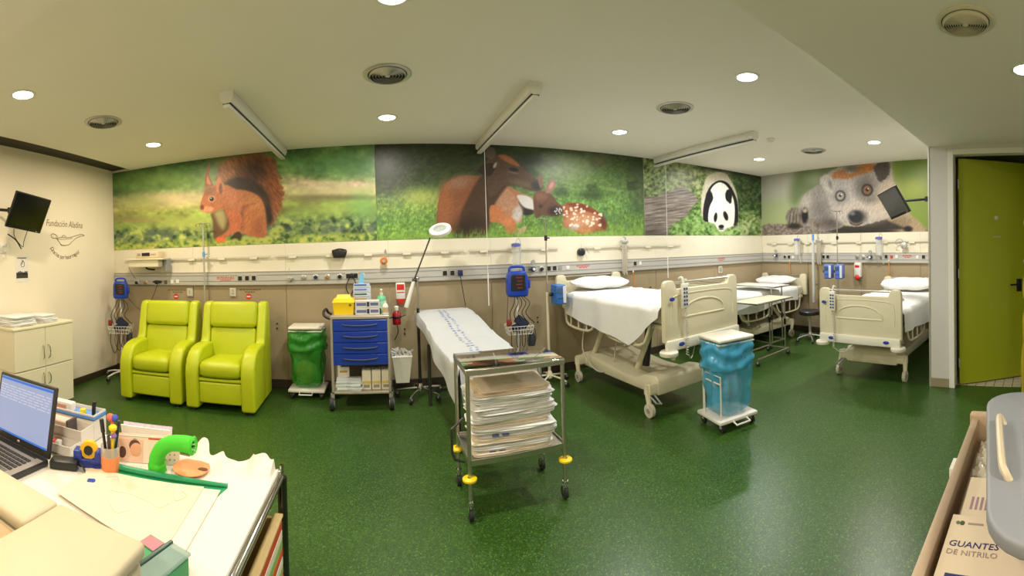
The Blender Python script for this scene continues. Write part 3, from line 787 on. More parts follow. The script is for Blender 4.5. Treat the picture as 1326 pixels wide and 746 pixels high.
x1 = at_y(486.5, 250, YB).x; x2 = at_y(834, 260, YB).x
mural('wall_mural', 'mural print of a red squirrel among green leaves', 'back', XL+.004, x1-.001, paint_squirrel)
mural('wall_mural', 'mural print of a doe nuzzling her spotted fawn', 'back', x1+.001, x2-.001, paint_deer)
mural('wall_mural', 'mural print of a giant panda beside a fallen trunk', 'back', x2+.001, XR-.005, paint_panda)
mural('wall_mural', 'mural print of a grey lemur with an orange brow', 'right', YB-.006, YP+.002, paint_lemur)
# ================================================================= SERVICE TRUNKING, RAILS, WALL DEVICES
trunk_m = mat('trunking_grey', (188, 186, 180), 0.4, 0.15, var=0.03, scale=3)
trunk_line = mat('trunking_edge', (150, 142, 126), 0.4, 0.4)
red_m = mat('red_print', (196, 60, 44), 0.5)
blue_pl = mat('royal_blue_plastic', (24, 62, 168), 0.32, var=0.05)
dkblue_pl = mat('dark_blue_plastic', (26, 44, 92), 0.35, var=0.05)
clear_pl = mat('clear_plastic', (235, 238, 238), 0.12, var=0, alpha=0.35)
yellow_pl = mat('yellow_plastic', (240, 205, 20), 0.4, var=0.04)
orange_m = mat('orange_plastic', (214, 120, 30), 0.4)
paper_m = mat('white_paper', (236, 232, 222), 0.7, var=0.03)
YT = YB-.032                                # trunking front
XT = XR-.032
tb = thing('service_trunking', 'long grey service trunking with outlets on the back wall', 'trunking', (0, YB, ZB), group=None)
def inv(o, t): o.matrix_parent_inverse = Matrix.Translation(-Vector(t.location)); return o
inv(MB().box((XL+.02, YT, ZB), (XT-.002, YB+.002, ZT), .004, 1).build('channel', trunk_m, tb, smooth=False), tb)
for z in (ZB-.004, ZB+.045, ZT-.045, ZT-.008):
    inv(MB().box((XL+.02, YT-.003, z), (XT-.004, YT+.003, z+.006)).build('ridge', trunk_line, tb, smooth=False), tb)
tr = thing('service_trunking', 'grey service trunking with outlets on the right wall above the bed heads', 'trunking', (XR, 3, ZB))
inv(MB().box((XT, YP+.005, ZB), (XR+.002, YT-.002, ZT), .004, 1).build('channel', trunk_m, tr, smooth=False), tr)
for z in (ZB-.004, ZB+.045, ZT-.045, ZT-.008):
    inv(MB().box((XT-.003, YP+.005, z), (XT+.003, YT-.006, z+.006)).build('ridge', trunk_line, tr, smooth=False), tr)
def TB(px, py): p = at_y(px, py, YT); return p
def TR(px, py): p = at_x(px, py, XT); return p
def sock(px, py, kind, m=None, wall='b'):
    if wall == 'b':
        p = TB(px, py); M = Matrix.Translation(p); par = tb
    else:
        p = TR(px, py); M = Matrix.Translation(p) @ Matrix.Rotation(-PI/2, 4, 'Z'); par = tr
    b = MB(); m = m or black_pl
    if kind == 'sq':
        f = MB().box((-.034, -.006, -.036), (.034, .002, .036), .003, 1, M).build('outlet_frame', trunk_m, par, smooth=False); inv(f, par)
        b.box((-.024, -.011, -.026), (.024, -.006, .026), .003, 1, M)
        return inv(b.build('outlet', m, par, smooth=False), par)
    if kind == 'round':
        f = MB().lathe([(.034, 0), (.034, .008), (.028, .012), (0, .012)], n=20, M=M @ Matrix.Rotation(PI/2, 4, 'X')).build('gas_plate', alu, par); inv(f, par)
        b.lathe([(.022, .010), (.022, .026), (.016, .030), (0, .030)], n=18, M=M @ Matrix.Rotation(PI/2, 4, 'X'))
        return inv(b.build('gas_outlet', m, par), par)
    if kind == 'sw':
        b.box((-.022, -.008, -.024), (.022, .002, .024), .003, 1, M)
        return inv(b.build('switch', m or white_pl, par, smooth=False), par)
def redtext(px, py, wpx, rows, wall='b', m=None, par=None, dz=.018):
    rnd = random.Random(int(px*7))
    b = MB()
    w = wpx*.0095
    for r in range(rows):
        z = (rows-1)*dz/2 - r*dz
        ww = w*(1 if r < rows-1 else .6)
        x = -ww/2
        while x < ww/2:
            l = rnd.uniform(.012, .04); l = min(l, ww/2-x)
            if wall == 'b': M = Matrix.Translation(TB(px, py))
            else: M = Matrix.Translation(TR(px, py)) @ Matrix.Rotation(-PI/2, 4, 'Z')
            b.box((x, -.0012, z-.005), (x+l, .0005, z+.005), M=M); x += l+.007
    p_ = tb if wall == 'b' else tr
    return inv(b.build('printed_notice', m or red_m, p_, smooth=False), p_)
gm = grey_pl
for a in ((177.5, 366, 'round'), (188.5, 366, 'round', mat('ochre_gas', (170, 130, 70), .5)), (203, 365.5, 'sq'), (215, 365.5, 'sq', mat('brown_outlet', (110, 96, 74), .5)), (223, 365, 'sw', white_pl), (230, 364.5, 'sw', white_pl),
          (311, 360.5, 'sq'), (320, 360.2, 'sq'), (328.8, 360, 'sq'), (376, 362, 'round', gm), (393.5, 359.5, 'round', gm), (409, 358.8, 'round', dkblue_pl), (424, 358.5, 'round', mat('ochre_gas', (170, 130, 70), .5)), (440, 358, 'round'),
          (451, 357.5, 'sq'), (460.5, 357, 'sq'), (470, 356.5, 'sw', white_pl),
          (576, 353.8, 'sq'), (585.7, 353.6, 'sq'), (595.5, 353.4, 'sq'), (676, 349.5, 'round', gm), (690, 349, 'round', gm), (701, 348.3, 'round'), (710.5, 347.6, 'sq'), (718, 347.2, 'sq'), (725.5, 347, 'sw', gm), (735, 346.3, 'sw', white_pl),
          (822, 341.3, 'sq'), (829, 341, 'sw', white_pl)):
    sock(*a)
for a in ((1004.5, 331.2, 'round', gm), (1017, 332.5, 'round'), (1022, 332.8, 'sq'), (1027, 333, 'sw', white_pl), (1066.5, 332.5, 'sq'), (1072, 332.5, 'sq'), (1110, 332.5, 'round', gm), (1118, 333, 'round', gm), (1127, 333, 'round', gm), (1141, 332.6, 'round', gm), (1147.7, 332.4, 'sq'), (1154.5, 332.6, 'sw', red_m), (1161, 332.5, 'sw', white_pl), (1188, 333, 'sw', white_pl), (1196, 332.6, 'sq')):
    sock(*a, wall='r')
redtext(292, 361, 24, 3); redtext(755, 344.5, 20, 3); redtext(934, 336, 18, 3); redtext(1175, 332, 15, 3, 'r')
# equipment rails on the cream band
rail_m = mat('rail_aluminium', (214, 208, 192), 0.35, 0.1)
def rail(label, wall, a0, a1, z=1.555, n=6):
    t = thing('equipment_rail', label, 'rail', (a0, YB, z) if wall == 'b' else (XR, a0, z), group='medical equipment rails')
    L = abs(a1-a0); sg = 1 if a1 > a0 else -1
    M = Matrix.Identity(4) if wall == 'b' else Matrix.Rotation(-PI/2, 4, 'Z')
    MB().box((0, -.030, -.013), (L, -.021, .013), .003, 1, M).build('bar', rail_m, t, smooth=False)
    for k in range(n):
        x = L*(k+.5)/n
        MB().prism([(-.045, -.036), (.045, -.036), (.05, -.004), (-.05, -.004)], -.030, -.008, 'z', M=M @ Matrix.Translation((x, 0, 0))).build('bracket', cream_m, t, smooth=False)
    return t
rail('aluminium equipment rail on the back wall behind the recliners', 'b', -3.35, -1.30, n=5)
rail('aluminium equipment rail on the back wall above the blue cart', 'b', -1.25, 0.95, n=5)
rail('aluminium equipment rail on the back wall between exam couch and infusion stand', 'b', 1.0, 2.15, n=3)
rail('aluminium equipment rail on the back wall above the bed with hanging sheet', 'b', 2.5, 4.15, n=4)
rail('aluminium equipment rail on the right wall above the corner bed', 'r', 4.68, 3.62, n=3)
rail('aluminium equipment rail on the right wall above the bed by the screen', 'r', 3.5, 1.25, n=5)

def cable(name, pts, r, m, parent): return MB().tube(pts, r, 6, smooth=6).build(name, m, parent)
# ---- left wall: lettering, poster, hook, screen
ink = mat('grey_brown_ink', (122, 100, 76), .6)
def LW(px, py, off=0.0): return at_x(px, py, XL+off)
let = thing('lettering_decal', 'handwritten lettering and oil lamp drawing on the cream wall', 'wall decal', LW(85, 312))
p = LW(84, 290.5)
a = text_mesh('lettering', 'Fundación Aladina', .115, ink, let, M_left(0, 0, 0, .0) @ Matrix.Diagonal((.78, 1, 1, 1)), shear=.25)
a.location = Vector((.001, p.y, p.z)) - Vector((0, let.location.y, let.location.z))
b = MB()
def LP(pts): return [Vector((.002, LW(x, y).y-let.location.y, LW(x, y).z-let.location.z)) for x, y in pts]
S = lambda l: [(x/5.33, 230+y/5.33) for x, y in l]
b.tube(LP(S([(390, 418), (430, 412), (470, 415), (520, 402), (560, 392), (580, 400), (560, 404), (525, 418), (495, 445), (470, 465), (425, 465), (405, 440), (385, 418), (365, 418), (352, 400), (362, 388), (385, 396), (395, 412)])), .0035, 5, smooth=4)
b.tube(LP(S([(425, 410), (440, 398), (455, 410)])), .0035, 5, smooth=3)
b.tube(LP(S([(418, 466), (445, 470), (470, 464)])), .0035, 5, smooth=3)
b.tube(LP(S([(392, 424), (440, 426), (500, 420)])), .0028, 5, smooth=3)
b.build('lamp_drawing', ink, let)
msg = '¡Gracias por hacer magia!'
arc = [LW(x, y) for x, y in S([(352, 478), (362, 498), (375, 515), (390, 530), (408, 542), (430, 550), (455, 552), (480, 547), (505, 537), (528, 524), (546, 508)])]
ay = [q.y for q in arc]; az = [q.z for q in arc]
cum = np.concatenate([[0], np.cumsum(np.hypot(np.diff(ay), np.diff(az)))])
for k, ch in enumerate(msg):
    if ch == ' ': continue
    s_ = cum[-1]*(k+.5)/len(msg)
    y_, z_ = np.interp(s_, cum, ay), np.interp(s_, cum, az)
    y2, z2 = np.interp(s_+.02, cum, ay), np.interp(s_+.02, cum, az); y3, z3 = np.interp(s_-.02, cum, ay), np.interp(s_-.02, cum, az)
    o = text_mesh('letter', ch, .075, ink, let, M_left(0, 0, 0, -math.atan2(z2-z3, y2-y3)))
    o.location = Vector((.001, y_, z_)) - Vector((0, let.location.y, let.location.z))
po = thing('poster', 'small white poster with a dark bird and landscape drawing', 'poster', LW(28.5, 347))
c0 = po.location.copy()
def LB(b, px0, py0, px1, py1, x0, x1):
    A = LW(px0, py0); B = LW(px1, py1)
    return b.box((x0, min(A.y, B.y)-c0.y, min(A.z, B.z)-c0.z), (x1, max(A.y, B.y)-c0.y, max(A.z, B.z)-c0.z))
LB(MB(), 20, 332, 37, 365, 0.0, .002).build('sheet', mat('poster_paper', (226, 220, 216), .6), po, smooth=False)
gp = mat('poster_ink', (58, 54, 48), .6, var=.2, scale=60)
b = MB(); LB(b, 21, 354, 36, 360, .002, .0026)
for k in range(7): LB(b, 21+k*2.1, 354-1-1.8*abs(math.sin(k*2.3)), 22.8+k*2.1, 355, .002, .0026)
b.build('printed_landscape', gp, po, smooth=False)
MB().tube([LW(*q) - Vector((XL, 0, 0)) - Vector((0, c0.y, c0.z)) + Vector((.0028, 0, 0)) for q in S([(152, 570), (165, 585), (166, 610), (150, 615), (143, 598), (156, 575), (150, 600)])], .003, 5, smooth=4).build('printed_bird', gp, po)
LB(MB(), 22, 333.5, 34, 335, .002, .0026).build('printed_title', mat('poster_grey', (120, 116, 110), .6), po, smooth=False)
hk = thing('coat_hook', 'white double coat hook on the cream wall below the screen', 'hook', LW(5, 322))
MB().box((0, -.05, -.05), (.012, .03, .05), .004).build('plate', white_pl, hk)
for z in (-.03, .03): MB().tube([(0.01, -.01, z), (.05, -.01, z-.005), (.06, -.01, z+.02)], .008, 8, smooth=4).build('peg', white_pl, hk)
scr_m = mat('dark_screen', (14, 14, 12), .18, var=.05)
scr_g = mat('grey_screen', (70, 70, 68), .2, var=.05)
def screen(name, label, TL, TR_, BL, wall_pt, sm, n_out, th=.045, arm_mid=None):
    """flat monitor: three corner points, wall anchor"""
    TL, TR_, BL = Vector(TL), Vector(TR_), Vector(BL)
    ex = (TR_-TL); w = ex.length; ex.normalize(); ez = (TL-BL); ez = ez-ex*ez.dot(ex); hh = ez.length; ez.normalize(); ey = ez.cross(ex)   # ey points into the back
    if ey.dot(Vector(n_out)) > 0: pass
    t = thing(name, label, 'monitor', wall_pt)
    c = TL + ex*w/2 - ez*hh/2 - Vector(wall_pt)
    M = basis(c, ex, ey, ez)
    MB().box((-w/2, 0, -hh/2), (w/2, th*.55, hh/2), .006, 2, M).box((-w*.38, th*.5, -hh*.38), (w*.38, th, hh*.38), .01, 2, M).build('casing', black_pl, t)
    MB().box((-w/2+.014, -.002, -hh/2+.03), (w/2-.014, .002, hh/2-.014), M=M).build('panel', sm, t, smooth=False)
    MB().lathe([(0, 0), (.008, 0), (.008, .002), (0, .002)], n=14, M=M @ Matrix.Translation((w*.36, -.001, -hh/2+.014)) @ Matrix.Rotation(PI/2, 4, 'X')).build('badge', mat('badge_silver', (150, 150, 150), .4), t)
    back = M @ Vector((0, th, 0))
    am = Vector(arm_mid)-Vector(wall_pt) if arm_mid else back*.5
    MB().tube([back, am, (0, 0, 0)], .016, 8).cyl(am+Vector((0, 0, -.03)), am+Vector((0, 0, .03)), .022).build('swivel_arm', black_pl, t)
    return t, M
TLp = at_x(22, 247, -3.12); ex_ = Vector((0.03, .45, -.06)); dn = Vector((-.15, -.05, -.34))
ltv, _ = screen('wall_monitor', 'black wall monitor on an arm on the cream wall', TLp, TLp+ex_, TLp+dn, (XL+.02, 2.66, 2.12), scr_m, (1, 0, 0))
MB().box((-.02, -.05, -.11), (.012, .05, .11), .004).build('wall_plate', black_pl, ltv)
# hanging cables below
cable('cable', [(.20, .12, -.22), (.16, .16, -.30), (.12, .30, -.40), (.10, .34, -.34), (.14, .36, -.22)], .004, black_pl, ltv)
cable('cable', [(.12, .10, -.27), (.13, .20, -.33), (.10, .30, -.42)], .007, black_pl, ltv)
cable('cable', [(-.012, .03, .11), (-.012, .0, .4), (-.012, .02, .62)], .004, white_pl, ltv)
# ================================================================= LEFT SIDE FURNITURE
cab_m = mat('cream_cabinet', (226, 216, 188), 0.45, var=0.03, scale=5)
linen = mat('white_linen', (226, 226, 224), 0.85, var=0.05, scale=14, bump=.25, bscale=60)
linen_b = mat('cream_linen', (226, 214, 194), 0.85, var=0.05, scale=14, bump=.25, bscale=60)
linen_t = mat('tan_linen', (222, 204, 180), 0.85, var=0.05, scale=14, bump=.25, bscale=60)
stripe_b = mat('blue_stripe', (92, 112, 176), 0.8)
# cabinet (front faces +x)
cb = thing('storage_cabinet', 'cream two-tier storage cabinet against the left wall', 'cabinet', (-3.12, 2.58, 0))
W_, D_ = .83, .41
c = MB(); c.box((-D_, 0, .055), (-.018, W_, .475), .002, 1); c.build('lower_body', cab_m, cb, smooth=False)
MB().box((-D_, 0, .48), (-.018, W_, .885), .002, 1).build('upper_body', cab_m, cb, smooth=False)
MB().box((-D_-.005, -.008, .885), (.006, W_+.008, .908), .003, 1).build('top_board', mat('pale_top', (232, 222, 190), .4), cb, smooth=False)
for z0, z1, zh in ((.06, .472, .42), (.484, .882, .63)):
    for k in (0, 1):
        d = MB().box((-.017, .003+k*W_/2, z0), (.0, W_/2-.002+k*W_/2, z1), .002, 1).build('door', cab_m, cb, smooth=False)
        y = W_/2+(-.035 if k == 0 else .035)
        if z0 < .3: zz0, zz1 = .30, .42
        else: zz0, zz1 = .56, .70
        MB().tube([(0, y, zz0), (.022, y+(-.006 if k == 0 else .006), zz0+.02), (.026, y+(-.012 if k == 0 else .012), (zz0+zz1)/2), (.022, y+(-.006 if k == 0 else .006), zz1-.02), (0, y, zz1)], .006, 8, smooth=4).build('handle', chrome, d)
for y in (.05, W_-.05):
    for x in (-.35, -.05): MB().cyl((x, y, 0), (x, y, .056), .02).build('foot', black_pl, cb)
# folded sheets on the cabinet
def folded(name, label, c, sx, sy, h, rz, m, group, seed=1, layers=3, parent=None, stripe=None, cat='linen'):
    """a folded cloth: rounded soft slab with fold layers on its edges"""
    rnd = random.Random(seed)
    t = thing(name, label, cat, c, rz, group)
    b = MB()
    hh = h/layers
    for l in range(layers):
        ax, ay = rnd.uniform(-.02, .02)*sx*2, rnd.uniform(-.02, .02)*sy*2
        kx = 1-.05*rnd.random(); ph = rnd.random()*6
        def f(u, v, l=l, ax=ax, ay=ay, kx=kx, ph=ph):
            a = 2*PI*u
            # superellipse section outline, v runs bottom->top across a rounded edge
            per = (u*4) % 4; sd_ = int(per); fr_ = -1+2*(per-sd_)
            ca, sa = [(1, fr_), (-fr_, 1), (-1, -fr_), (fr_, -1)][sd_]
            q = 1-.05*max(0, min(abs(ca), abs(sa))-.85)/.15
            e = math.sin(PI*v)**.35 if 0 < v < 1 else 0.0
            if v in (0, 1): r = 0
            else: r = .965+.035*e
            wob = 1+.035*math.sin(2*a+ph)+.022*math.sin(5*a+ph*2)+.012*math.sin(11*a+ph*3)
            z = hh*(l+.06+.9*v)+hh*(.5*math.sin(3*a+ph)+.35*math.sin(8*a+ph*2))*r*(.5-abs(v-.5))
            return (ax+sx/2*kx*q*ca*r*wob, ay+sy/2*q*sa*r*wob, max(z, .0005))
        b.grid(lambda u, v, f=f: f(u, [0, .04, .16, .5, .84, .96, 1][int(round(v*6))]), 56, 7, closed_u=True)
    b.build('folded_cloth', m, t, weld=1e-5, ang=60)
    if stripe:
        MB().box((-sx*.30, -sy/2-.004, h*.35), (-sx*.22, -sy/2+.03, h*.7), .002, 1).box((-sx*.18, -sy/2-.004, h*.35), (-sx*.10, -sy/2+.03, h*.7), .002, 1).build('woven_stripe', stripe, t)
    return t
for k, (y, z, sy, m_, lab) in enumerate(((2.77, .909, .33, linen, 'lowest folded white sheet of the pile at the cabinet edge'), (2.775, .961, .32, linen, 'upper folded white sheet of the pile at the cabinet edge'), (3.115, .909, .24, linen, 'flat folded white sheet lying on the cabinet near the corner'), (3.09, .951, .22, linen, 'crumpled top white sheet on the cabinet near the corner'))):
    folded('folded_sheet', lab, (-3.31, y, z), .30, sy, (.051 if k < 2 else .041), .05*k, m_, 'folded sheets on the cabinet', seed=k+3)

# recliners
lime = mat('lime_leatherette', (186, 196, 22), 0.42, var=0.05, scale=9, bump=.08, bscale=260)
def recliner(loc, rz, label):
    t = thing('recliner', label, 'armchair', loc, rz, 'lime green recliners')
    W = .74; aw = .145; hw = W/2
    # side profile (y forward is negative): arm with big front curve
    arm = [(-.355, .03), (-.365, .36), (-.355, .45), (-.325, .525), (-.27, .585), (-.19, .62), (-.08, .635), (.10, .63), (.10, .03)]
    for s in (-1, 1):
        x0, x1 = (s*hw, s*(hw-aw))
        MB().prism(arm, min(x0, x1), max(x0, x1), 'x', .03, 4, 30).build('armrest', lime, t)
        # side wing / back side from arm up to head
        wing = [(.0, .58), (.085, .66), (.175, 1.00), (.21, 1.05), (.29, 1.055), (.345, 1.03), (.36, .60), (.36, .03), (.08, .03), (.05, .50)]
        MB().prism(wing, min(s*hw, s*(hw-.105)), max(s*hw, s*(hw-.105)), 'x', .028, 4, 30).build('wing', lime, t)
    xi = hw-aw+.004
    MB().box((-xi, -.325, .085), (xi, -.27, .30), .02, 3).build('footrest_panel', lime, t)
    MB().box((-xi, -.33, .308), (xi, -.26, .338), .010, 2).build('footrest_strip', lime, t)
    MB().box((-xi, -.28, .07), (xi, .30, .33), .01, 1).build('base', lime, t)
    # seat cushion: puffed
    def seat(u, v):
        a = 2*PI*u; ca, sa = math.cos(a), math.sin(a); q = (abs(ca)**7+abs(sa)**7)**(-1/7)
        r = [0, .9, 1.0, 1.0, .94, .55, 0][int(round(v*6))]; z = [.34, .34, .37, .45, .48, .505, .51][int(round(v*6))]
        return (xi*q*ca*r, -.10+.265*q*sa*r, z + (.012 if sa < -.3 and r > .5 else 0))
    MB().grid(seat, 40, 7, True).build('seat_cushion', lime, t, weld=1e-5, ang=70)
    # back cushions, leaning
    tilt = Matrix.Translation((0, .055, .44)) @ Matrix.Rotation(-.20, 4, 'X')
    bx = hw-.105
    MB().box((-bx, .0, 0.0), (bx, .12, .35), .035, 4, tilt).build('back_cushion', lime, t)
    MB().box((-bx-.004, -.04, .35), (bx+.004, .125, .635), .05, 4, tilt).build('headrest', lime, t)
    MB().box((-bx, .10, 0), (bx, .20, .58), .02, 2, tilt).build('back_shell', lime, t)
    for s in (-1, 1):
        for y in (-.30, .30): MB().cyl((s*(hw-.07), y, 0), (s*(hw-.07), y, .035), .025).build('foot', black_pl, t)
    return t
recliner((-2.43, 4.17, 0), .09, 'lime green leather recliner nearer the corner, below plate 1')
recliner((-1.62, 4.20, 0), .03, 'lime green leather recliner next to the green bag bin, below plate 2')

# vital signs monitor on a rolling stand
def caster(b_wheel, b_fork, x, y, r=.03, w=.018, rot=0.0, z0=0.0):
    c_, s_ = math.cos(rot), math.sin(rot)
    b_wheel.cyl((x-s_*w/2*0-c_*w/2, y-s_*w/2, z0+r), (x+c_*w/2, y+s_*w/2, z0+r), r, n=14)
    b_fork.cyl((x, y, z0+r*1.6), (x, y, z0+r*2.3), .008, n=8)
    b_fork.box((x-w*.8, y-r*.45, z0+r*1.1), (x+w*.8, y+r*.45, z0+r*1.9), .004, 1)
def star_base(t, r, n=5, m=None, rot=0.0, wr=.028, hub_z=.10):
    m = m or alu
    MB().lathe([(.0, hub_z-.03), (.035, hub_z-.03), (.035, hub_z+.02), (.02, hub_z+.05), (0, hub_z+.05)], n=16).build('hub', m, t)
    for k in range(n):
        a = rot+2*PI*k/n
        x, y = r*math.cos(a), r*math.sin(a)
        MB().tube([(.02*math.cos(a), .02*math.sin(a), hub_z), (x*.6, y*.6, hub_z-.012), (x, y, wr*2.2)], .011, 8).build('foot_arm', m, t)
        w = MB(); f = MB(); caster(w, f, x, y, wr, .02, a+PI/2)
        cw = f.build('caster', grey_pl, t); w.build('wheel', dark_rub, cw)
def vital_monitor(loc, rz, label, zm=1.15, scl=1.0, group='vital sign monitors on rolling stands'):
    t = thing('vital_signs_monitor', label, 'medical monitor', loc, rz, group)
    star_base(t, .24, 5, white_pl, .3)
    MB().cyl((0, 0, .1), (0, 0, zm-.12), .014, n=12).build('pole', white_pl, t)
    # blue body with carrying handle
    b = MB()
    pr = [(-.085, -.12), (.085, -.12), (.095, -.08), (.09, .06), (.07, .105), (-.07, .105), (-.09, .06), (-.095, -.08)]
    b.prism([(x, zm+z) for x, z in pr], -.05, .06, 'y', .014, 3)
    b.build('body', blue_pl, t)
    MB().tube([(-.065, .0, zm+.09), (-.06, .0, zm+.135), (0, .0, zm+.145), (.06, .0, zm+.135), (.065, .0, zm+.09)], .012, 8, smooth=4).build('carry_handle', blue_pl, t)
    sc = MB().box((-.065, -.056, zm-.065), (.065, -.048, zm+.075), .004, 1).build('display', black_pl, t)
    r = random.Random(3)
    dg = MB()
    for k in range(4): dg.box((-.02+.01*(k % 2), -.0575, zm+.045-k*.03), (.035, -.0555, zm+.055-k*.03))
    dg.build('digits', mat('dim_red_digits', (120, 44, 38), .4), sc, smooth=False)
    MB().box((.094, -.03, zm-.05), (.115, .03, zm+.03), .006).build('side_module', blue_pl, t)
    if scl != 1.0:
        for o_ in kids(t):
            if o_.name.split('.')[0] in ('body', 'carry_handle', 'display', 'side_module'):
                o_.matrix_local = Matrix.Translation((0, 0, zm)) @ Matrix.Scale(scl, 4) @ Matrix.Translation((0, 0, -zm))
    # wire basket
    zb = .70
    k = MB()
    for z, s in ((zb, 1.12), (zb-.04, 1.06), (zb-.09, 1.0)):
        k.tube([(-.13*s, -.13*s, z), (.13*s, -.13*s, z), (.13*s, .06*s, z), (-.13*s, .06*s, z)], .0035, 5, closed=True)
    for i in range(9):
        f = -1+2*i/8
        k.tube([(.145*f, -.145, zb), (.13*f, -.13, zb-.09), (.13*f, .06, zb-.09), (.145*f, .067, zb)], .0025, 5)
    for i in range(4):
        y = -.13+.19*i/3
        for s in (-1, 1): k.tube([(s*.145, y, zb), (s*.13, y, zb-.09)], .0025, 5)
    k.build('wire_basket', white_pl, t)
    return t
def cuff(t, zb=.74):
    navy = mat('navy_cuff', (32, 40, 66), .75)
    c = MB(); c.box((-.07, -.09, -.05), (.09, -.03, .05), .018, 3, Matrix.Translation((.02, 0, zb)) @ Matrix.Rotation(.7, 4, 'Y'))
    c.box((-.09, -.10, -.04), (.03, -.05, .04), .016, 3, Matrix.Translation((.0, 0.02, zb-.05)) @ Matrix.Rotation(-.4, 4, 'Y'))
    c.build('pressure_cuff', navy, t)
    rr = mat('dark_red_cuff', (130, 38, 30), .7)
    MB().box((-.15, -.12, zb-.04), (-.10, -.08, zb+.04), .012, 2).build('red_sleeve', rr, t)
    dk = mat('black_cable', (34, 32, 32), .5)
    rnd = random.Random(4)
    for k in range(5):
        x = -.09+.045*k
        cable('cable', [(x*.4, -.02, 1.04), (x+.03, -.09, .95), (x-.02, -.10, .84), (x+.02*k, -.08, .72)], .005, dk, t)
    for k in range(4):
        x = -.10+.06*k
        cable('hanging_cable', [(x, -.12, .66), (x-.01, -.15, .50), (x+.05, -.15, .36+.04*k), (x+.09, -.13, .55), (x+.08, -.12, .66)], .0045, dk, t)
    MB().ball((.13, -.10, .53), (.045, .02, .10), 12).build('bulb_pouch', mat('grey_pouch', (54, 58, 66), .7), t)
m1 = vital_monitor((-3.24, 4.50, 0), .35, 'blue vital signs monitor on a stand in the corner by the recliner', zm=1.17)
cuff(m1)
cable('power_cable', [(.05, .05, 1.1), (.22, .1, .9), (.35, .12, .95), (.50, .03, 1.25)], .004, black_pl, m1)
# wall shelf with a small device, left
sh = thing('bracket_shelf', 'cream bracket shelf on the rail above the corner monitor', 'shelf', (-2.88, YB-.04, 1.56))
MB().prism([(-.34, 0.0), (.26, 0.0), (.31, -.28), (-.25, -.28)], -.012, .012, 'z', .003, 1).build('board', cab_m, sh, smooth=False)
MB().box((-.22, -.26, -.10), (.22, -.03, -.014), .004, 1).build('tray', cab_m, sh, smooth=False)
MB().tube([(-.1, -.02, -.04), (-.06, -.08, -.12), (.05, -.05, -.14)], .012, 8, smooth=4).build('bracket', black_pl, sh)
MB().box((.24, -.15, -.16), (.28, -.02, .0), .004, 1).build('side_plate', grey_pl, sh, smooth=False)
dv = thing('infusion_controller', 'beige desktop infusion controller with dark display on the wall shelf', 'medical device', (-2.86, YB-.17, 1.574))
MB().box((-.16, -.09, 0), (.18, .09, .085), .012, 3).build('body', mat('beige_device', (214, 196, 164), .4), dv)
MB().box((-.06, -.094, .025), (.06, -.088, .068), .002, 1).build('display', black_pl, dv, smooth=False)
for k in range(3): MB().cyl((.09+.025*k, -.088, .045), (.09+.025*k, -.096, .045), .009, n=10).build('knob', grey_pl, dv)
MB().box((-.13, -.094, .03), (-.08, -.088, .06), .002, 1).build('keypad', grey_pl, dv, smooth=False)
cable('cable', [(-.24, -.12, .0), (-.28, -.17, -.1), (-.24, -.12, -.22), (-.26, -.05, -.25)], .003, black_pl, sh)
# infusion poles
def iv_pole(loc, label, ztop=1.98, zclamp=1.58, base=True, cream=None, hooks=True, knob=True, group='infusion stands', rz=0.0, r0=.22):
    t = thing('infusion_stand', label, 'infusion stand', loc, rz, group)
    if base:
        star_base(t, r0, 5, cream or alu, .2)
        MB().cyl((0, 0, .1), (0, 0, 1.05), .0165, n=12).build('lower_tube', cream or alu, t)
        MB().cyl((0, 0, 1.03), (0, 0, ztop), .0085, n=10).build('upper_rod', chrome, t)
    else:
        MB().cyl((0, 0, zclamp-.8-loc[2]), (0, 0, ztop-loc[2]), .011, n=10).build('rod', alu, t)
    z0 = ztop-loc[2]
    hk = MB()
    for k in range(4):
        a = PI/4*0+k*PI/2
        hk.tube([(0, 0, z0-.01), (.05*math.cos(a), .05*math.sin(a), z0), (.085*math.cos(a), .085*math.sin(a), z0-.005), (.10*math.cos(a), .10*math.sin(a), z0-.02), (.09*math.cos(a), .09*math.sin(a), z0-.035)], .004, 6, smooth=3)
    hk.build('hook_crown', chrome, t)
    MB().cyl((0, 0, zclamp-.03-loc[2]), (0, 0, zclamp+.03-loc[2]), .018).cyl((0, 0, zclamp-loc[2]), (.045, 0, zclamp-loc[2]), .008).build('clamp_knob', black_pl if knob else mat('light_blue_clamp', (96, 160, 220), .4), t)
    return t
iv_pole((-2.12, YB-.10, .80), 'thin infusion pole with blue clamp clipped to the rail between the recliners', 1.98, 1.60, base=False, knob=False)
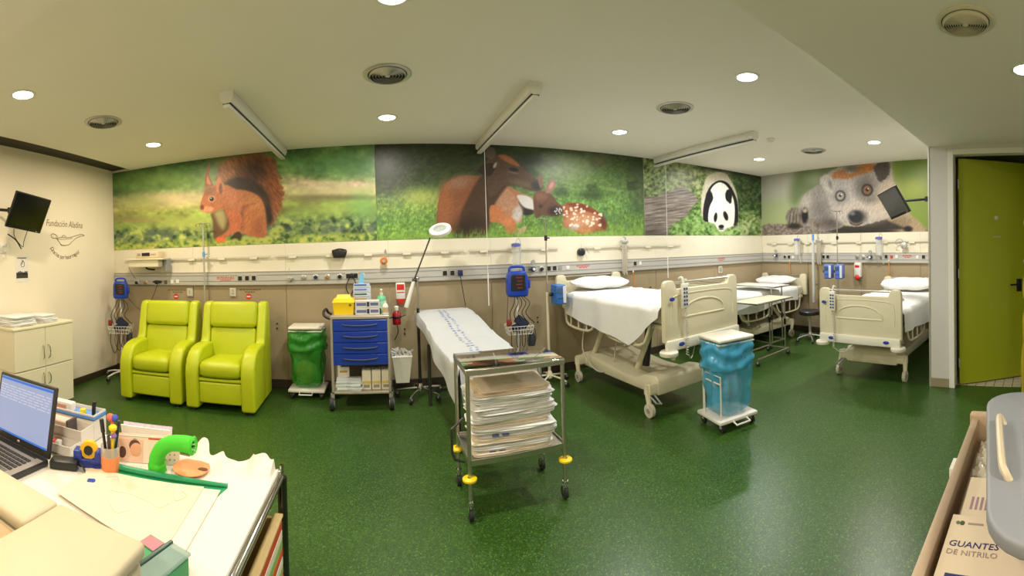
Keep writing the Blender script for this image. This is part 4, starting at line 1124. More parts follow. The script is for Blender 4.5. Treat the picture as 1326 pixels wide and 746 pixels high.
# number plates and red stop stickers over the recliners
def plate(px, py, ch, label):
    p = at_y(px, py, YB-.004)
    t = thing('number_plate', label, 'sign', p, group='numbered plates over the recliners')
    MB().box((-.042, -.018, -.052), (.042, .002, .052), .004, 1).build('plate', mat('plate_grey', (196, 190, 172), .4), t, smooth=False)
    text_mesh('number', ch, .075, mat('plate_ink', (130, 124, 112), .6), t, M_back(0, -.0185, 0))
plate(246.5, 378.5, '1', 'small grey numbered plate above the recliner nearer the corner')
plate(302, 378.3, '2', 'small grey numbered plate above the recliner next to the green bag bin')
def sticker(px, py, px2, py2, label):
    p = at_y(px, py, YB-.003)
    t = thing('stop_sticker', label, 'sticker', p, group='red stickers over the recliners')
    MB().cyl((0, -.0015, 0), (0, .001, 0), .036, n=24).build('red_disc', mat('sticker_red', (206, 54, 44), .45), t, smooth=False)
    MB().box((-.024, -.0022, -.008), (.024, -.0014, .008)).build('white_bar', white_pl, t, smooth=False)
    q = at_y(px2, py2, YB-.003)-p
    b = MB(); rnd = random.Random(int(px))
    for r in range(2):
        x = -.13 if r == 0 else -.06
        while x < (.13 if r == 0 else .07):
            l = rnd.uniform(.015, .04); b.box((q.x+x, -.0012, q.z+.012-r*.026-.007), (q.x+x+l, .0005, q.z+.012-r*.026+.007)); x += l+.008
    b.build('printed_notice', mat('notice_ink', (120, 98, 72), .6), t, smooth=False)
sticker(228, 384, 229, 377, 'round red sticker under a printed notice left of plate 1')
sticker(322, 384, 323, 376.5, 'round red sticker under a printed notice right of plate 2')

# bins with plastic bags
def bag_mat(name, col, a=.58):
    return mat(name, col, .22, var=.10, scale=14, alpha=a, bump=.5, bscale=28, spec=.6)
def bag(b, w0, d0, w1, d1, z0, z1, seed=0, flare=.02, n=44, rows=16, amp=.012):
    rnd = random.Random(seed)
    ph = [rnd.random()*6.28 for _ in range(6)]
    def f(u, v):
        a = 2*PI*u; ca, sa = math.cos(a), math.sin(a)
        q = (abs(ca)**5+abs(sa)**5)**(-1/5)
        w = w0+(w1-w0)*v; d = d0+(d1-d0)*v
        pl = amp*(math.sin(9*a+ph[0]+v*3)+.7*math.sin(15*a+ph[1]-v*5)+.5*math.sin(5*a+ph[2]+7*v))*(.35+.65*math.sin(PI*min(1, v*1.05)))
        pl += .010*math.sin(14*v+ph[3]+2*math.sin(3*a+ph[4]))
        k = 1 if v > .08 else (v/.08)**.5*.25+.75
        z = z0+(z1-z0)*v
        return ((w/2*k+pl)*q*ca, (d/2*k+pl)*q*sa, z)
    b.grid(f, n, rows, True)
    return b
def bin_stand(loc, rz, label, bag_col, bag_name, H=.74, W=.34, D=.30, lid_col=(226, 220, 204), front=True):
    t = thing('waste_bag_stand', label, 'waste bin', loc, rz, 'waste bag stands on castors')
    wm = white_pl
    MB().box((-W/2-.02, -D/2-.02, .075), (W/2+.02, D/2+.03, .105), .008, 2).build('base_tray', wm, t)
    fr = MB()
    for s in (-1, 1): fr.tube([(s*(W/2-.03), D/2-.01, .10), (s*(W/2-.03), D/2-.01, H-.03)], .010, 8)
    for s in ((-1, 1) if front else ()): fr.tube([(s*(W/2-.02), -D/2+.0, .10), (s*(W/2-.02), -D/2+.0, .42)], .007, 8)
    if front: fr.tube([(-W/2+.02, -D/2, .42), (W/2-.02, -D/2, .42)], .007, 8)
    fr.tube([(-W/2, -D/2, H-.03), (W/2, -D/2, H-.03), (W/2, D/2, H-.03), (-W/2, D/2, H-.03)], .008, 8, closed=True)
    fr.build('frame', wm, t)
    for sx in (-1, 1):
        for sy in (-1, 1):
            w = MB(); f = MB(); caster(w, f, sx*(W/2-.02), sy*(D/2-.02), .032, .022)
            cf = f.build('caster', grey_pl, t); w.build('wheel', dark_rub, cf)
    MB().tube([(-.07, -D/2-.02, .085), (-.07, -D/2-.07, .07), (.07, -D/2-.07, .07), (.07, -D/2-.02, .085)], .008, 8).build('pedal', wm, t)
    lid = MB().box((-W/2-.005, -D/2-.01, H-.012), (W/2+.005, D/2+.01, H+.018), .012, 3).build('lid', mat('lid_'+bag_name, lid_col, .4), t)
    bm = bag_mat(bag_name, bag_col)
    bag(MB(), W*.90, D*.90, W*1.0, D*1.0, .112, H-.04, 3).build('bag', bm, t, weld=1e-5, ang=80)
    # turned-down collar of the bag
    bag(MB(), W*1.16, D*1.16, W*1.06, D*1.06, H-.27, H-.016, 8, amp=.010).build('bag_collar', bm, t, weld=1e-5, ang=80)
    return t, bm
gb, gbm = bin_stand((-.845, 4.58, 0), 0.0, 'waste stand with a green plastic bag and white lid', (48, 150, 44), 'green_bag', H=.76, W=.36, D=.28, front=False)
MB().ball((-.02, -.02, .27), (.13, .10, .13), 14).build('bag_contents', mat('yellow_green_rubbish', (150, 170, 70), .7, var=.3, scale=18), gb)
# ================================================================= BLUE CART AND WHAT STANDS ON IT
cart_m = mat('cart_grey_paint', (168, 160, 142), .4, .2, var=.04)
cblue = mat('drawer_blue', (18, 56, 158), .38, var=.05, scale=5)
ct = thing('drawer_cart', 'blue four-drawer medical cart with grey frame on big castors', 'cart', (-.234, 4.34, 0))
X0, X1, Y0, Y1 = -.295, .295, -.21, .21
MB().box((X0, Y0, .905), (X1, Y1, .935), .004, 1).build('worktop', cart_m, ct, smooth=False)
for sx in (X0, X1-.025):
    for sy in (Y0, Y1-.025): MB().box((sx, sy, .115), (sx+.025, sy+.025, .905), .003, 1).build('post', cart_m, ct, smooth=False)
MB().box((X0+.026, Y0+.02, .445), (X1-.026, Y1-.005, .902)).build('drawer_case', mat('cart_case_blue', (16, 46, 128), .45), ct, smooth=False)
for k in range(4):
    z0 = .452+k*.112
    d = MB().box((X0+.027, Y0-.004, z0), (X1-.027, Y0+.02, z0+.107), .004, 1).build('drawer', cblue, ct, smooth=False)
    MB().tube([(-.17, Y0-.003, z0+.068), (-.14, Y0-.022, z0+.062), (0, Y0-.026, z0+.056), (.14, Y0-.022, z0+.062), (.17, Y0-.003, z0+.068)], .0065, 8, smooth=4).build('handle', mat('drawer_handle', (70, 76, 100), .4, .3), d)
MB().box((X0, Y0, .165), (X1, Y1, .185), .003, 1).build('bottom_shelf', cart_m, ct, smooth=False)
MB().box((X0, Y1-.02, .185), (X1, Y1, .44), .003, 1).build('back_panel', mat('cart_back', (110, 100, 84), .5), ct, smooth=False)
for sx in (X0-.0, X1+.0):
    for sy in (Y0+.02, Y1-.03):
        w = MB(); f = MB()
        w.cyl((sx-.02, sy, .066), (sx+.02, sy, .066), .066, n=22)
        f.cyl((sx-.024, sy, .066), (sx+.024, sy, .066), .036, n=16); f.cyl((sx, sy, .10), (sx, sy, .17), .016)
        cw = w.build('caster', dark_rub, ct); f.build('wheel_hub', grey_pl, cw)
MB().tube([(X0, -.14, .90), (X0-.06, -.14, .93), (X0-.075, -.10, .97), (X0-.075, .10, .97), (X0-.06, .14, .93), (X0, .14, .90)], .014, 10, smooth=4).build('push_handle', black_pl, ct)
ct_top = .9355
def on_cart(px, py, y): return at_y(px, py, y)
# yellow sharps box
t = thing('sharps_box', 'yellow sharps container with raised lid on the blue cart', 'container', (-.40, 4.30, ct_top))
def taper(b, w0, d0, w1, d1, z0, z1):
    pts = [(-w0/2, -d0/2, z0), (w0/2, -d0/2, z0), (w0/2, d0/2, z0), (-w0/2, d0/2, z0), (-w1/2, -d1/2, z1), (w1/2, -d1/2, z1), (w1/2, d1/2, z1), (-w1/2, d1/2, z1)]
    b._add(pts, [(0, 3, 2, 1), (4, 5, 6, 7), (0, 1, 5, 4), (1, 2, 6, 5), (2, 3, 7, 6), (3, 0, 4, 7)]); return b
taper(MB(), .195, .13, .22, .15, 0, .125).build('tub', yellow_pl, t, smooth=False)
taper(MB(), .232, .16, .19, .12, .125, .165).build('lid', yellow_pl, t, smooth=False)
taper(MB(), .15, .08, .13, .06, .165, .20).build('drop_flap', mat('pale_yellow', (244, 222, 90), .4), t, smooth=False)
MB().cyl((.07, -.082, .10), (.07, -.075, .10), .012, n=12).build('label_dot', mat('dark_label', (90, 80, 20), .5), t)
# two grey-white boxes and the rack of leaflets behind
bxm = mat('pale_carton', (206, 204, 200), .6)
for k, lab in enumerate(('white carton lying on the cart beneath another, below the leaflet rack', 'white carton on top of its twin below the leaflet rack')):
    t = thing('small_carton', lab, 'box', (-.156, 4.27, ct_top+.071*k), group='cartons on the cart top')
    MB().box((-.122, -.06, 0), (.122, .06, .069), .002, 1).build('carton', bxm, t, smooth=False)
    MB().box((-.11, -.0606, .02), (-.01, -.0595, .05)).box((.03, -.0606, .02), (.11, -.0595, .05)).build('print_band', mat('carton_print', (96, 104, 140), .6), t, smooth=False)
    MB().box((-.005, -.061, .012), (.02, -.0595, .058)).build('logo_patch', mat('carton_dark', (40, 44, 60), .6), t, smooth=False)
t = thing('leaflet_rack', 'blue and white tiered leaflet rack standing on the cart', 'rack', (-.215, 4.44, ct_top))
MB().box((-.092, -.05, 0), (.092, .05, .27), .004, 1).build('box', mat('rack_white', (204, 210, 224), .45), t, smooth=False)
for k in range(5):
    z = .10+k*.048
    col = [(60, 80, 150), (196, 150, 60), (40, 96, 60), (90, 120, 190), (60, 96, 170)][k]
    s = MB().box((-.086, -.062, z-.03), (.086, -.05, z+.012), .002, 1).build('pocket', mat('rack_pocket', (190, 198, 214), .4), t, smooth=False)
    MB().box((-.078, -.0635, z-.012), (.05, -.0618, z+.004)).build('printed_strip', mat('leaflet_print_%d' % k, col, .5), s, smooth=False)
MB().prism([(-.04, .27), (.02, .27), (.03, .40), (.0, .42), (-.025, .36)], -.045, -.043, 'y').build('tall_leaflet', mat('leaflet_blue', (120, 190, 230), .5), t, smooth=False)
# bottles
def bottle(name, label, loc, prof, m, capm, z1, z2, rc, pump=False):
    t = thing(name, label, 'bottle', loc, group='bottles on the cart top')
    MB().lathe(prof, n=20).build('body', m, t)
    c = MB().lathe([(0, z1), (rc, z1), (rc, z2), (0, z2)], n=14)
    if pump: c.cyl((0, 0, z2), (0, 0, z2+.03), .005, n=8).box((-.012, -.035, z2+.025), (.012, .01, z2+.038), .004, 1)
    c.build('cap', capm, t)
    return t
t = bottle('pump_bottle', 'translucent green pump bottle on the cart', (-.012, 4.36, ct_top), [(0, 0), (.048, 0), (.05, .01), (.05, .14), (.04, .165), (.016, .18)], mat('green_bottle', (110, 200, 150), .2, var=.03, alpha=.8), white_pl, .18, .205, .016, True)
MB().lathe([(.0505, .03), (.0505, .12)], n=20).build('label_band', mat('bottle_label', (170, 214, 190), .5), t)
t = bottle('lotion_bottle', 'small white lotion bottle at the cart edge', (.025, 4.22, ct_top), [(0, 0), (.028, 0), (.03, .006), (.03, .08), (.022, .10), (.012, .108)], white_pl, white_pl, .108, .13, .012)
MB().lathe([(.0305, .02), (.0305, .07)], n=20).build('label_band', mat('tan_label', (190, 170, 130), .5), t)
bottle('vial', 'tiny dark vial between the bottles on the cart', (-.035, 4.25, ct_top), [(0, 0), (.018, 0), (.018, .05), (.01, .06)], mat('brown_glass', (70, 60, 50), .2), white_pl, .06, .075, .011)
# lower shelf
zs_ = .186
t = thing('small_carton', 'upright white carton on the cart bottom shelf behind the papers', 'box', (-.43, 4.36, zs_), .1, 'cartons on the cart shelf')
MB().box((-.06, -.04, 0), (.06, .04, .20), .002, 1).build('carton', paper_m, t, smooth=False)
MB().box((-.04, -.0406, .14), (.04, -.0395, .16)).build('print_band', mat('ochre_print', (200, 160, 70), .6), t, smooth=False)
for k in range(6):
    t = thing('paper_pack', ['bottom paper pack of the pile on the cart shelf', 'second paper pack from the bottom on the cart shelf', 'third paper pack from the bottom on the cart shelf', 'fourth paper pack from the bottom on the cart shelf', 'fifth paper pack from the bottom on the cart shelf', 'topmost paper pack of the pile on the cart shelf'][k], 'paper', (-.362+.006*math.sin(k*2), 4.235+.006*math.cos(k*3), zs_+.0165*k), .05*math.sin(k*1.7), 'paper packs on the cart shelf')
    MB().box((-.125, -.085, 0), (.125, .10, .0158), .002, 1).build('sheets', mat('bluish_paper', (220, 226, 224), .7, var=.03), t, smooth=False)
    MB().box((-.02, -.0858, .002), (.025, -.0845, .014)).build('wrapper_band', mat('wrapper', (196, 208, 214), .6), t, smooth=False)
for k in range(3):
    t = thing('small_carton', ['open glove carton beside the papers on the cart shelf', 'middle open glove carton on the cart shelf', 'open glove carton at the post of the cart shelf'][k], 'box', (-.185+.098*k, 4.26, zs_), 0, 'cartons on the cart shelf')
    MB().box((-.045, -.06, 0), (.045, .06, .20), .002, 1).build('carton', mat('glove_carton', (222, 212, 190), .6), t, smooth=False)
    MB().box((-.04, -.0606, .06), (.04, -.0595, .085)).build('yellow_band', mat('yellow_print', (214, 190, 80), .6), t, smooth=False)
    MB().box((-.03, -.0606, .02), (.03, -.0595, .05)).build('print_block', mat('grey_print', (150, 140, 130), .6), t, smooth=False)
    g = MB(); r = random.Random(k)
    for q in range(6): g.ball((r.uniform(-.03, .03), r.uniform(-.04, .02), .20), (.014, .02, .016), 8)
    g.build('gloves', mat('grey_gloves', (120, 120, 126), .7), t)
# white waste bin hung on the cart
t = thing('hanging_bin', 'small white waste bin hung on the side of the blue cart', 'waste bin', (.18, 4.33, .225))
taper(MB(), .135, .15, .20, .21, 0, .27).build('tub', white_pl, t, smooth=False)
MB().box((-.105, -.11, .262), (.105, .11, .275), .003, 1).build('rim', white_pl, t, smooth=False)
g = MB(); r = random.Random(9)
for q in range(16):
    p = Vector((r.uniform(-.07, .07), r.uniform(-.07, .07), .27))
    g.tube([p, p+Vector((r.uniform(-.03, .03), 0, .03)), p+Vector((r.uniform(-.05, .05), r.uniform(-.03, .03), r.uniform(.03, .08)))], r.uniform(.008, .016), 6, smooth=2)
g.build('crumpled_wrappers', mat('pale_wrapper', (206, 206, 200), .4, alpha=.85), t)
# red flask in a holder on the side of the cart
t = thing('red_flask', 'red liquid flask in a black wire holder beside the cart', 'bottle', (.145, 4.50, .78))
MB().lathe([(0, 0), (.042, 0), (.045, .01), (.045, .12), (.03, .14), (.016, .15)], n=20).build('body', mat('red_liquid', (150, 20, 24), .25), t)
MB().lathe([(0, .15), (.02, .15), (.024, .19), (.01, .20), (0, .20)], n=16).build('cap', white_pl, t)
MB().lathe([(.05, .07), (.052, .08), (.05, .09)], n=18).tube([(.04, 0, .08), (.10, 0, .10)], .006, 6).tube([(-.045, 0, .08), (-.075, -.06, .08)], .006, 6).build('holder', black_pl, t)
MB().tube([(0, -.02, 0), (.01, -.03, -.08), (-.03, -.02, -.16)], .005, 6, smooth=4).build('hose', black_pl, t)
# wall gel dispenser, gauge, cap, cables around the cart
t = thing('soap_dispenser', 'white and red dispenser on the beige wall beside the cart', 'dispenser', (.205, YB-.004, .975), group='red and white dispensers')
MB().box((-.052, -.075, .05), (.052, 0, .235), .01, 2).build('body', white_pl, t)
MB().box((-.042, -.078, .155), (.042, -.074, .22), .002, 1).box((-.042, -.078, .125), (.042, -.074, .135)).build('red_label', mat('label_red', (204, 40, 32), .45), t, smooth=False)
taper(MB(), .06, .05, .095, .07, 0, .055).build('red_spout', mat('spout_red', (222, 52, 40), .4), t, smooth=False).location = (0, -.04, 0)
t = thing('suction_gauge', 'orange round suction gauge on the rail above the cart', 'gauge', at_y(497, 338, YB-.075))
MB().lathe([(0, -.03), (.038, -.03), (.042, -.02), (.042, .02), (.035, .03), (0, .03)], n=24, M=Matrix.Rotation(PI/2, 4, 'X')).build('dial', orange_m, t)
MB().lathe([(0, .03), (.016, .03), (.016, .045), (0, .045)], n=16, M=Matrix.Rotation(PI/2, 4, 'X')).build('knob', alu, t)
MB().tube([(0, .0, .03), (.005, .02, .08), (.02, .02, .13), (.03, .03, .09)], .006, 6, smooth=4).build('hanger', alu, t)
t = thing('black_pouch', 'black pouch hung over the rail above the cart', 'pouch', at_y(440, 334, YB-.07))
MB().prism([(-.07, 0), (.06, 0), (.08, .05), (.085, .085), (-.085, .095), (-.09, .07)], -.025, .02, 'y', .012, 3).build('pouch', black_pl, t)
MB().tube([(-.07, .0, .085), (0, -.01, .10), (.075, .0, .085)], .008, 6, smooth=4).build('rim', black_pl, t)
t = thing('power_plug', 'black double plug with looped cables in the trunking above the cart', 'plug', at_y(455, 357, YT-.012))
MB().box((-.03, -.035, -.025), (.04, 0, .025), .008, 2).build('plug_body', black_pl, t)
cable('cable', [(-.02, -.03, -.02), (-.06, -.05, -.12), (-.03, -.05, -.22), (-.02, -.05, -.32)], .006, black_pl, t)
cable('cable', [(.02, -.03, -.02), (.05, -.05, -.10), (.0, -.05, -.2), (-.03, -.05, -.31)], .006, black_pl, t)
t = thing('power_plug', 'black plug with a long cable in the trunking above the corner recliner', 'plug', at_y(205, 365, YT-.012))
MB().box((-.05, -.03, -.018), (.05, 0, .018), .008, 2).cyl((-.07, -.015, 0), (-.04, -.015, 0), .012).build('plug_body', black_pl, t)
t = thing('power_plug', 'blue plug with a dangling cable in the trunking above the exam couch', 'plug', at_y(595.5, 353.5, YT-.012))
MB().box((-.028, -.045, -.035), (.028, 0, .035), .010, 2).build('plug_body', dkblue_pl, t)
cable('cable', [(0, -.03, -.03), (.01, -.035, -.12), (.03, -.03, -.25), (.05, -.03, -.38)], .004, black_pl, t)
t = thing('oxygen_probe', 'thin rod holder hanging on the trunking right of the recliners', 'holder', at_y(376, 362, YT-.03))
MB().cyl((-.01, 0, -.03), (-.012, 0, .13), .004, n=6).build('rod', alu, t)
MB().tube([(-.01, 0, -.02), (.03, -.02, .02), (.04, 0, -.01)], .007, 6, smooth=4).build('clip', alu, t)

# ================================================================= LAMP, COUCH, TROLLEY
lx, ly = .375, 4.47
t = thing('examination_lamp', 'magnifying examination lamp on a wheeled chrome stand beside the couch', 'lamp', (lx, ly, 0))
star_base(t, .25, 5, chrome, .45, .032)
MB().cyl((0, 0, .1), (0, 0, .95), .016, n=12).build('lower_pole', mat('dark_chrome', (90, 90, 90), .25, 1.0), t)
MB().cyl((0, 0, .93), (0, 0, 1.30), .010, n=12).build('upper_pole', chrome, t)
A = at_y(526, 398, ly-.05)-Vector((lx, ly, 0)); B = at_y(536, 363, ly-.05)-Vector((lx, ly, 0)); C = at_y(557, 308, ly-.05)-Vector((lx, ly, 0))
MB().tube([A, B], .020, 10, taper=[1.25, 1.1, .9, .6]).build('counterweight', white_pl, t)
MB().tube([B, C], .0085, 8).cyl(B+Vector((-.02, 0, 0)), B+Vector((.03, 0, 0)), .02).build('arm', mat('dark_chrome', (90, 90, 90), .25, 1.0), t)
MB().ball((0, -.03, 1.27), .024, 12).build('joint', chrome, t)
Hc = at_y(570, 298, ly-.05)-Vector((lx, ly, 0))
Mh = Matrix.Translation(Hc) @ Matrix.Rotation(-.30, 4, 'Y') @ Matrix.Rotation(.55, 4, 'X')
MB().lathe([(.075, -.022), (.115, -.022), (.122, -.01), (.118, .018), (.10, .028), (.075, .026), (.070, 0), (.075, -.022)], n=36, M=Mh).build('ring_head', white_pl, t)
MB().lathe([(0, .003), (.068, .0), (.072, -.004), (.068, -.006), (0, -.009)], n=28, M=Mh).build('lens', mat('lens_glass', (190, 200, 196), .08, var=0, alpha=.6), t)
# exam couch
cz = thing('exam_couch', 'exam couch on a dark frame behind the steel trolley', 'couch', (.73, 3.80, 0), .10)
def zc(y):  # y local from -0.85 (foot) to .80 (head)
    return float(np.interp(y, [-.9, -.45, -.1, .30, .62, .85], [.70, .71, .745, .83, .885, .89]))
vin = mat('grey_vinyl', (88, 86, 84), .5)
MB().grid(lambda u, v: (lambda a, y: (.29*math.copysign(min(1, abs(math.cos(a))*1.3), math.cos(a)), y, zc(y)-.03+.035*math.copysign(min(1, abs(math.sin(a))*1.6), math.sin(a))))(2*PI*u, -.85+1.67*v), 20, 24, True).build('mattress', vin, cz)
fr = MB()
for sx in (-1, 1):
    fr.tube([(sx*.24, -.80, .62), (sx*.24, .20, .62)], .016, 8)
    for y in (-.62, .42): fr.tube([(sx*.24, y, 0.0), (sx*.24, y, .62)], .018, 8)
    fr.tube([(sx*.24, .2, .62), (sx*.24, .70, .80)], .014, 8)
fr.tube([(-.24, -.62, .15), (.24, -.62, .15)], .014, 8); fr.tube([(-.24, .42, .15), (.24, .42, .15)], .014, 8)
fr.build('leg_frame', mat('dark_frame', (70, 68, 64), .35, .6), cz)
# sheet over the couch, draped
def sheet_fn(hw, y0, y1, zf, dropL, dropR, amp=.012, seed=0, flare=.05, off=.012):
    r = random.Random(seed); ph = [r.random()*6.28 for _ in range(6)]
    def f(u, v):
        y = y0+(y1-y0)*v
        dl = dropL(v); dr = dropR(v)
        tot = dl+2*hw+dr; s = u*tot-dl          # arc coordinate, 0..2hw on the top
        z = zf(y)
        fold = math.sin(17*v*abs(y1-y0)*.5+ph[0])+.6*math.sin(31*v*abs(y1-y0)*.5+ph[1])
        if s < 0:
            k = -s; x = -hw-off*min(1, k*14+.3)-flare*k*(.6+.5*fold*.5)-amp*fold*min(1, k*6); zz = z-k*.97
        elif s > 2*hw:
            k = s-2*hw; x = hw+off*min(1, k*14+.3)+flare*k*(.6+.5*fold*.5)+amp*fold*min(1, k*6); zz = z-k*.97
        else:
            e = min(s, 2*hw-s)
            x = -hw+s; zz = z-.014*max(0, 1-e/.05)**2+.004*math.sin(9*x+5*y+ph[2])*math.sin(7*y+ph[3])
        return (x, y, zz+.022)
    return f
sh_ = tag(MB().grid(sheet_fn(.292, -.88, .83, zc, lambda v: .10+.20*(1-v)**2+.02*math.sin(9*v), lambda v: .09+.06*(1-v), .010, 3), 64, 60).build('couch_sheet', mat('darkened_couch_linen', (182, 184, 185), .8, var=.04, scale=14, bump=.2, bscale=50), ang=80), 'white sheet with a blue printed stripe draped over the exam couch', 'sheet')  # linen colour darkened to offset the strong lamp light on the couch
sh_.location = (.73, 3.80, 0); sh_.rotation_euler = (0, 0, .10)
b = MB(); r = random.Random(12)
for k in range(26):
    y = -.75+k*.058
    for q in range(2):
        x = -.06+.05*q+r.uniform(-.012, .012)
        z = zc(y)+.0275; z2 = zc(y+.03)+.0275
        w = r.uniform(.008, .02)
        b.quad((x-w, y, z), (x+w, y, z), (x+w*.6, y+r.uniform(.015, .03), z2-.0015), (x-w*.7, y+.02, z2-.0015))
b.build('printed_stripe', mat('pale_blue_print', (150, 164, 206), .8), sh_, smooth=False)['kind'] = 'stuff'
# hanging front end of the sheet (foot side)
MB().grid(lambda u, v: (-.30+.60*u+.03*v*math.sin(3*u), -.88-.012-.035*math.sin(11*u+1)*v-.03*v, zc(-.88)+.020-(.10+.13*(1-u)**1.5+.03*math.sin(8*u))*v), 30, 10).build('hanging_end', mat('darkened_couch_linen', (182, 184, 185)), sh_, ang=80)
# steel trolley
tx0, tx1, ty0, ty1 = .465, 1.055, 2.335, 2.715
tcx, tcy = (tx0+tx1)/2, (ty0+ty1)/2
ss = mat('polished_steel', (206, 206, 202), .07, 1.0, var=.05, scale=12, stretch=(1, 12, 1))
ssd = mat('satin_steel', (196, 192, 182), .34, 1.0, var=.05, scale=30)
tt = thing('instrument_trolley', 'stainless steel two-tier instrument trolley with yellow bumpers', 'trolley', (tcx, tcy, 0))
wx, wy = (tx1-tx0)/2, (ty1-ty0)/2
MB().box((-wx-.012, -wy-.012, .848), (wx+.012, wy+.012, .872), .004, 2).build('top', ss, tt, smooth=True)
MB().box((-wx-.013, -wy-.013, .835), (wx+.013, -wy-.006, .866), .002, 1).box((-wx-.013, wy+.006, .835), (wx+.013, wy+.013, .866), .002, 1).box((-wx-.013, -wy, .835), (-wx-.006, wy, .866), .002, 1).box((wx+.006, -wy, .835), (wx+.013, wy, .866), .002, 1).build('top_lip', ssd, tt)
MB().box((-wx, -wy, .325), (wx, wy, .340), .002, 1).build('shelf', ssd, tt, smooth=False)
MB().box((-wx, -wy-.008, .318), (wx, -wy, .352), .001, 1).box((-wx, wy, .318), (wx, wy+.008, .352), .001, 1).box((-wx-.008, -wy, .318), (-wx, wy, .352), .001, 1).box((wx, -wy, .318), (wx+.008, wy, .352), .001, 1).build('shelf_lip', ssd, tt, smooth=False)
for sx in (-1, 1):
    for sy in (-1, 1):
        lg = MB().cyl((sx*wx, sy*wy, .13), (sx*wx, sy*wy, .85), .0125, n=14).build('leg', ssd, tt)
        MB().lathe([(.0125, -.011), (.034, -.011), (.042, -.005), (.042, .005), (.034, .011), (.0125, .011)], n=20).build('bumper', yellow_pl, lg).location = (sx*wx*1.012, sy*wy*1.015, .245)
        w = MB(); f = MB()
        w.cyl((sx*wx-.011, sy*wy+.012, .038), (sx*wx+.011, sy*wy+.012, .038), .038, n=18)
        f.cyl((sx*wx, sy*wy, .075), (sx*wx, sy*wy, .135), .012); f.cyl((sx*wx, sy*wy, .095), (sx*wx, sy*wy, .115), .019); f.box((sx*wx-.016, sy*wy-.01, .036), (sx*wx-.012, sy*wy+.022, .085), .001, 1); f.box((sx*wx+.012, sy*wy-.01, .036), (sx*wx+.016, sy*wy+.022, .085), .001, 1)
        cf = f.build('caster', chrome, tt); w.build('wheel', dark_rub, cf)
MB().tube([(-wx-.012, -.10, .30), (-wx-.07, -.10, .32), (-wx-.085, -.10, .36), (-wx-.085, -.10, .50), (-wx-.012, -.10, .56)], .008, 8).build('side_handle', mat('dark_frame', (70, 68, 64), .35, .6), tt)
# stack of folded linen
labs = ['lowest', 'second lowest', 'third from the bottom', 'fourth from the bottom', 'fifth from the bottom', 'sixth from the bottom', 'middle', 'eighth from the bottom', 'fourth from the top', 'third from the top', 'second from the top', 'topmost tan']
zz = .3405
r = random.Random(21)
for k, l in enumerate(labs):
    hgt = r.uniform(.027, .036) if k else .034
    m_ = [linen_b, linen, linen_b, linen, linen, linen_b, linen, linen, linen, linen, linen, linen_t][k]
    folded('folded_linen', l+' folded linen of the stack on the steel trolley', (tcx+r.uniform(-.015, .02), tcy+r.uniform(-.012, .006), zz), .475+r.uniform(-.03, .05), .325+r.uniform(-.02, .02), hgt*.97, r.uniform(-.09, .05), m_, 'folded linens on the trolley', seed=30+k, layers=3, stripe=stripe_b if k in (0, 3) else None)
    zz += hgt
# second vital signs monitor, behind the couch
m2 = vital_monitor((1.50, 4.50, 0), -.1, 'blue vital signs monitor on a stand between couch and infusion stand', zm=1.17, scl=1.28)
cuff(m2)
MB().cyl((-.10, 0, 1.12), (-.13, .0, .70), .003, n=6).build('probe_lead', black_pl, m2)

# black stud pairs screwed to the wall panels
for k, (px, py) in enumerate(((359, 419), (524, 426), (696, 411), (842, 372))):
    for q in (0, 1):
        p = at_y(px, py+q*6, YB-.003)
        MB().cyl(p, p+Vector((0, -.012, 0)), .010, n=10).build('stud', black_pl, wb)
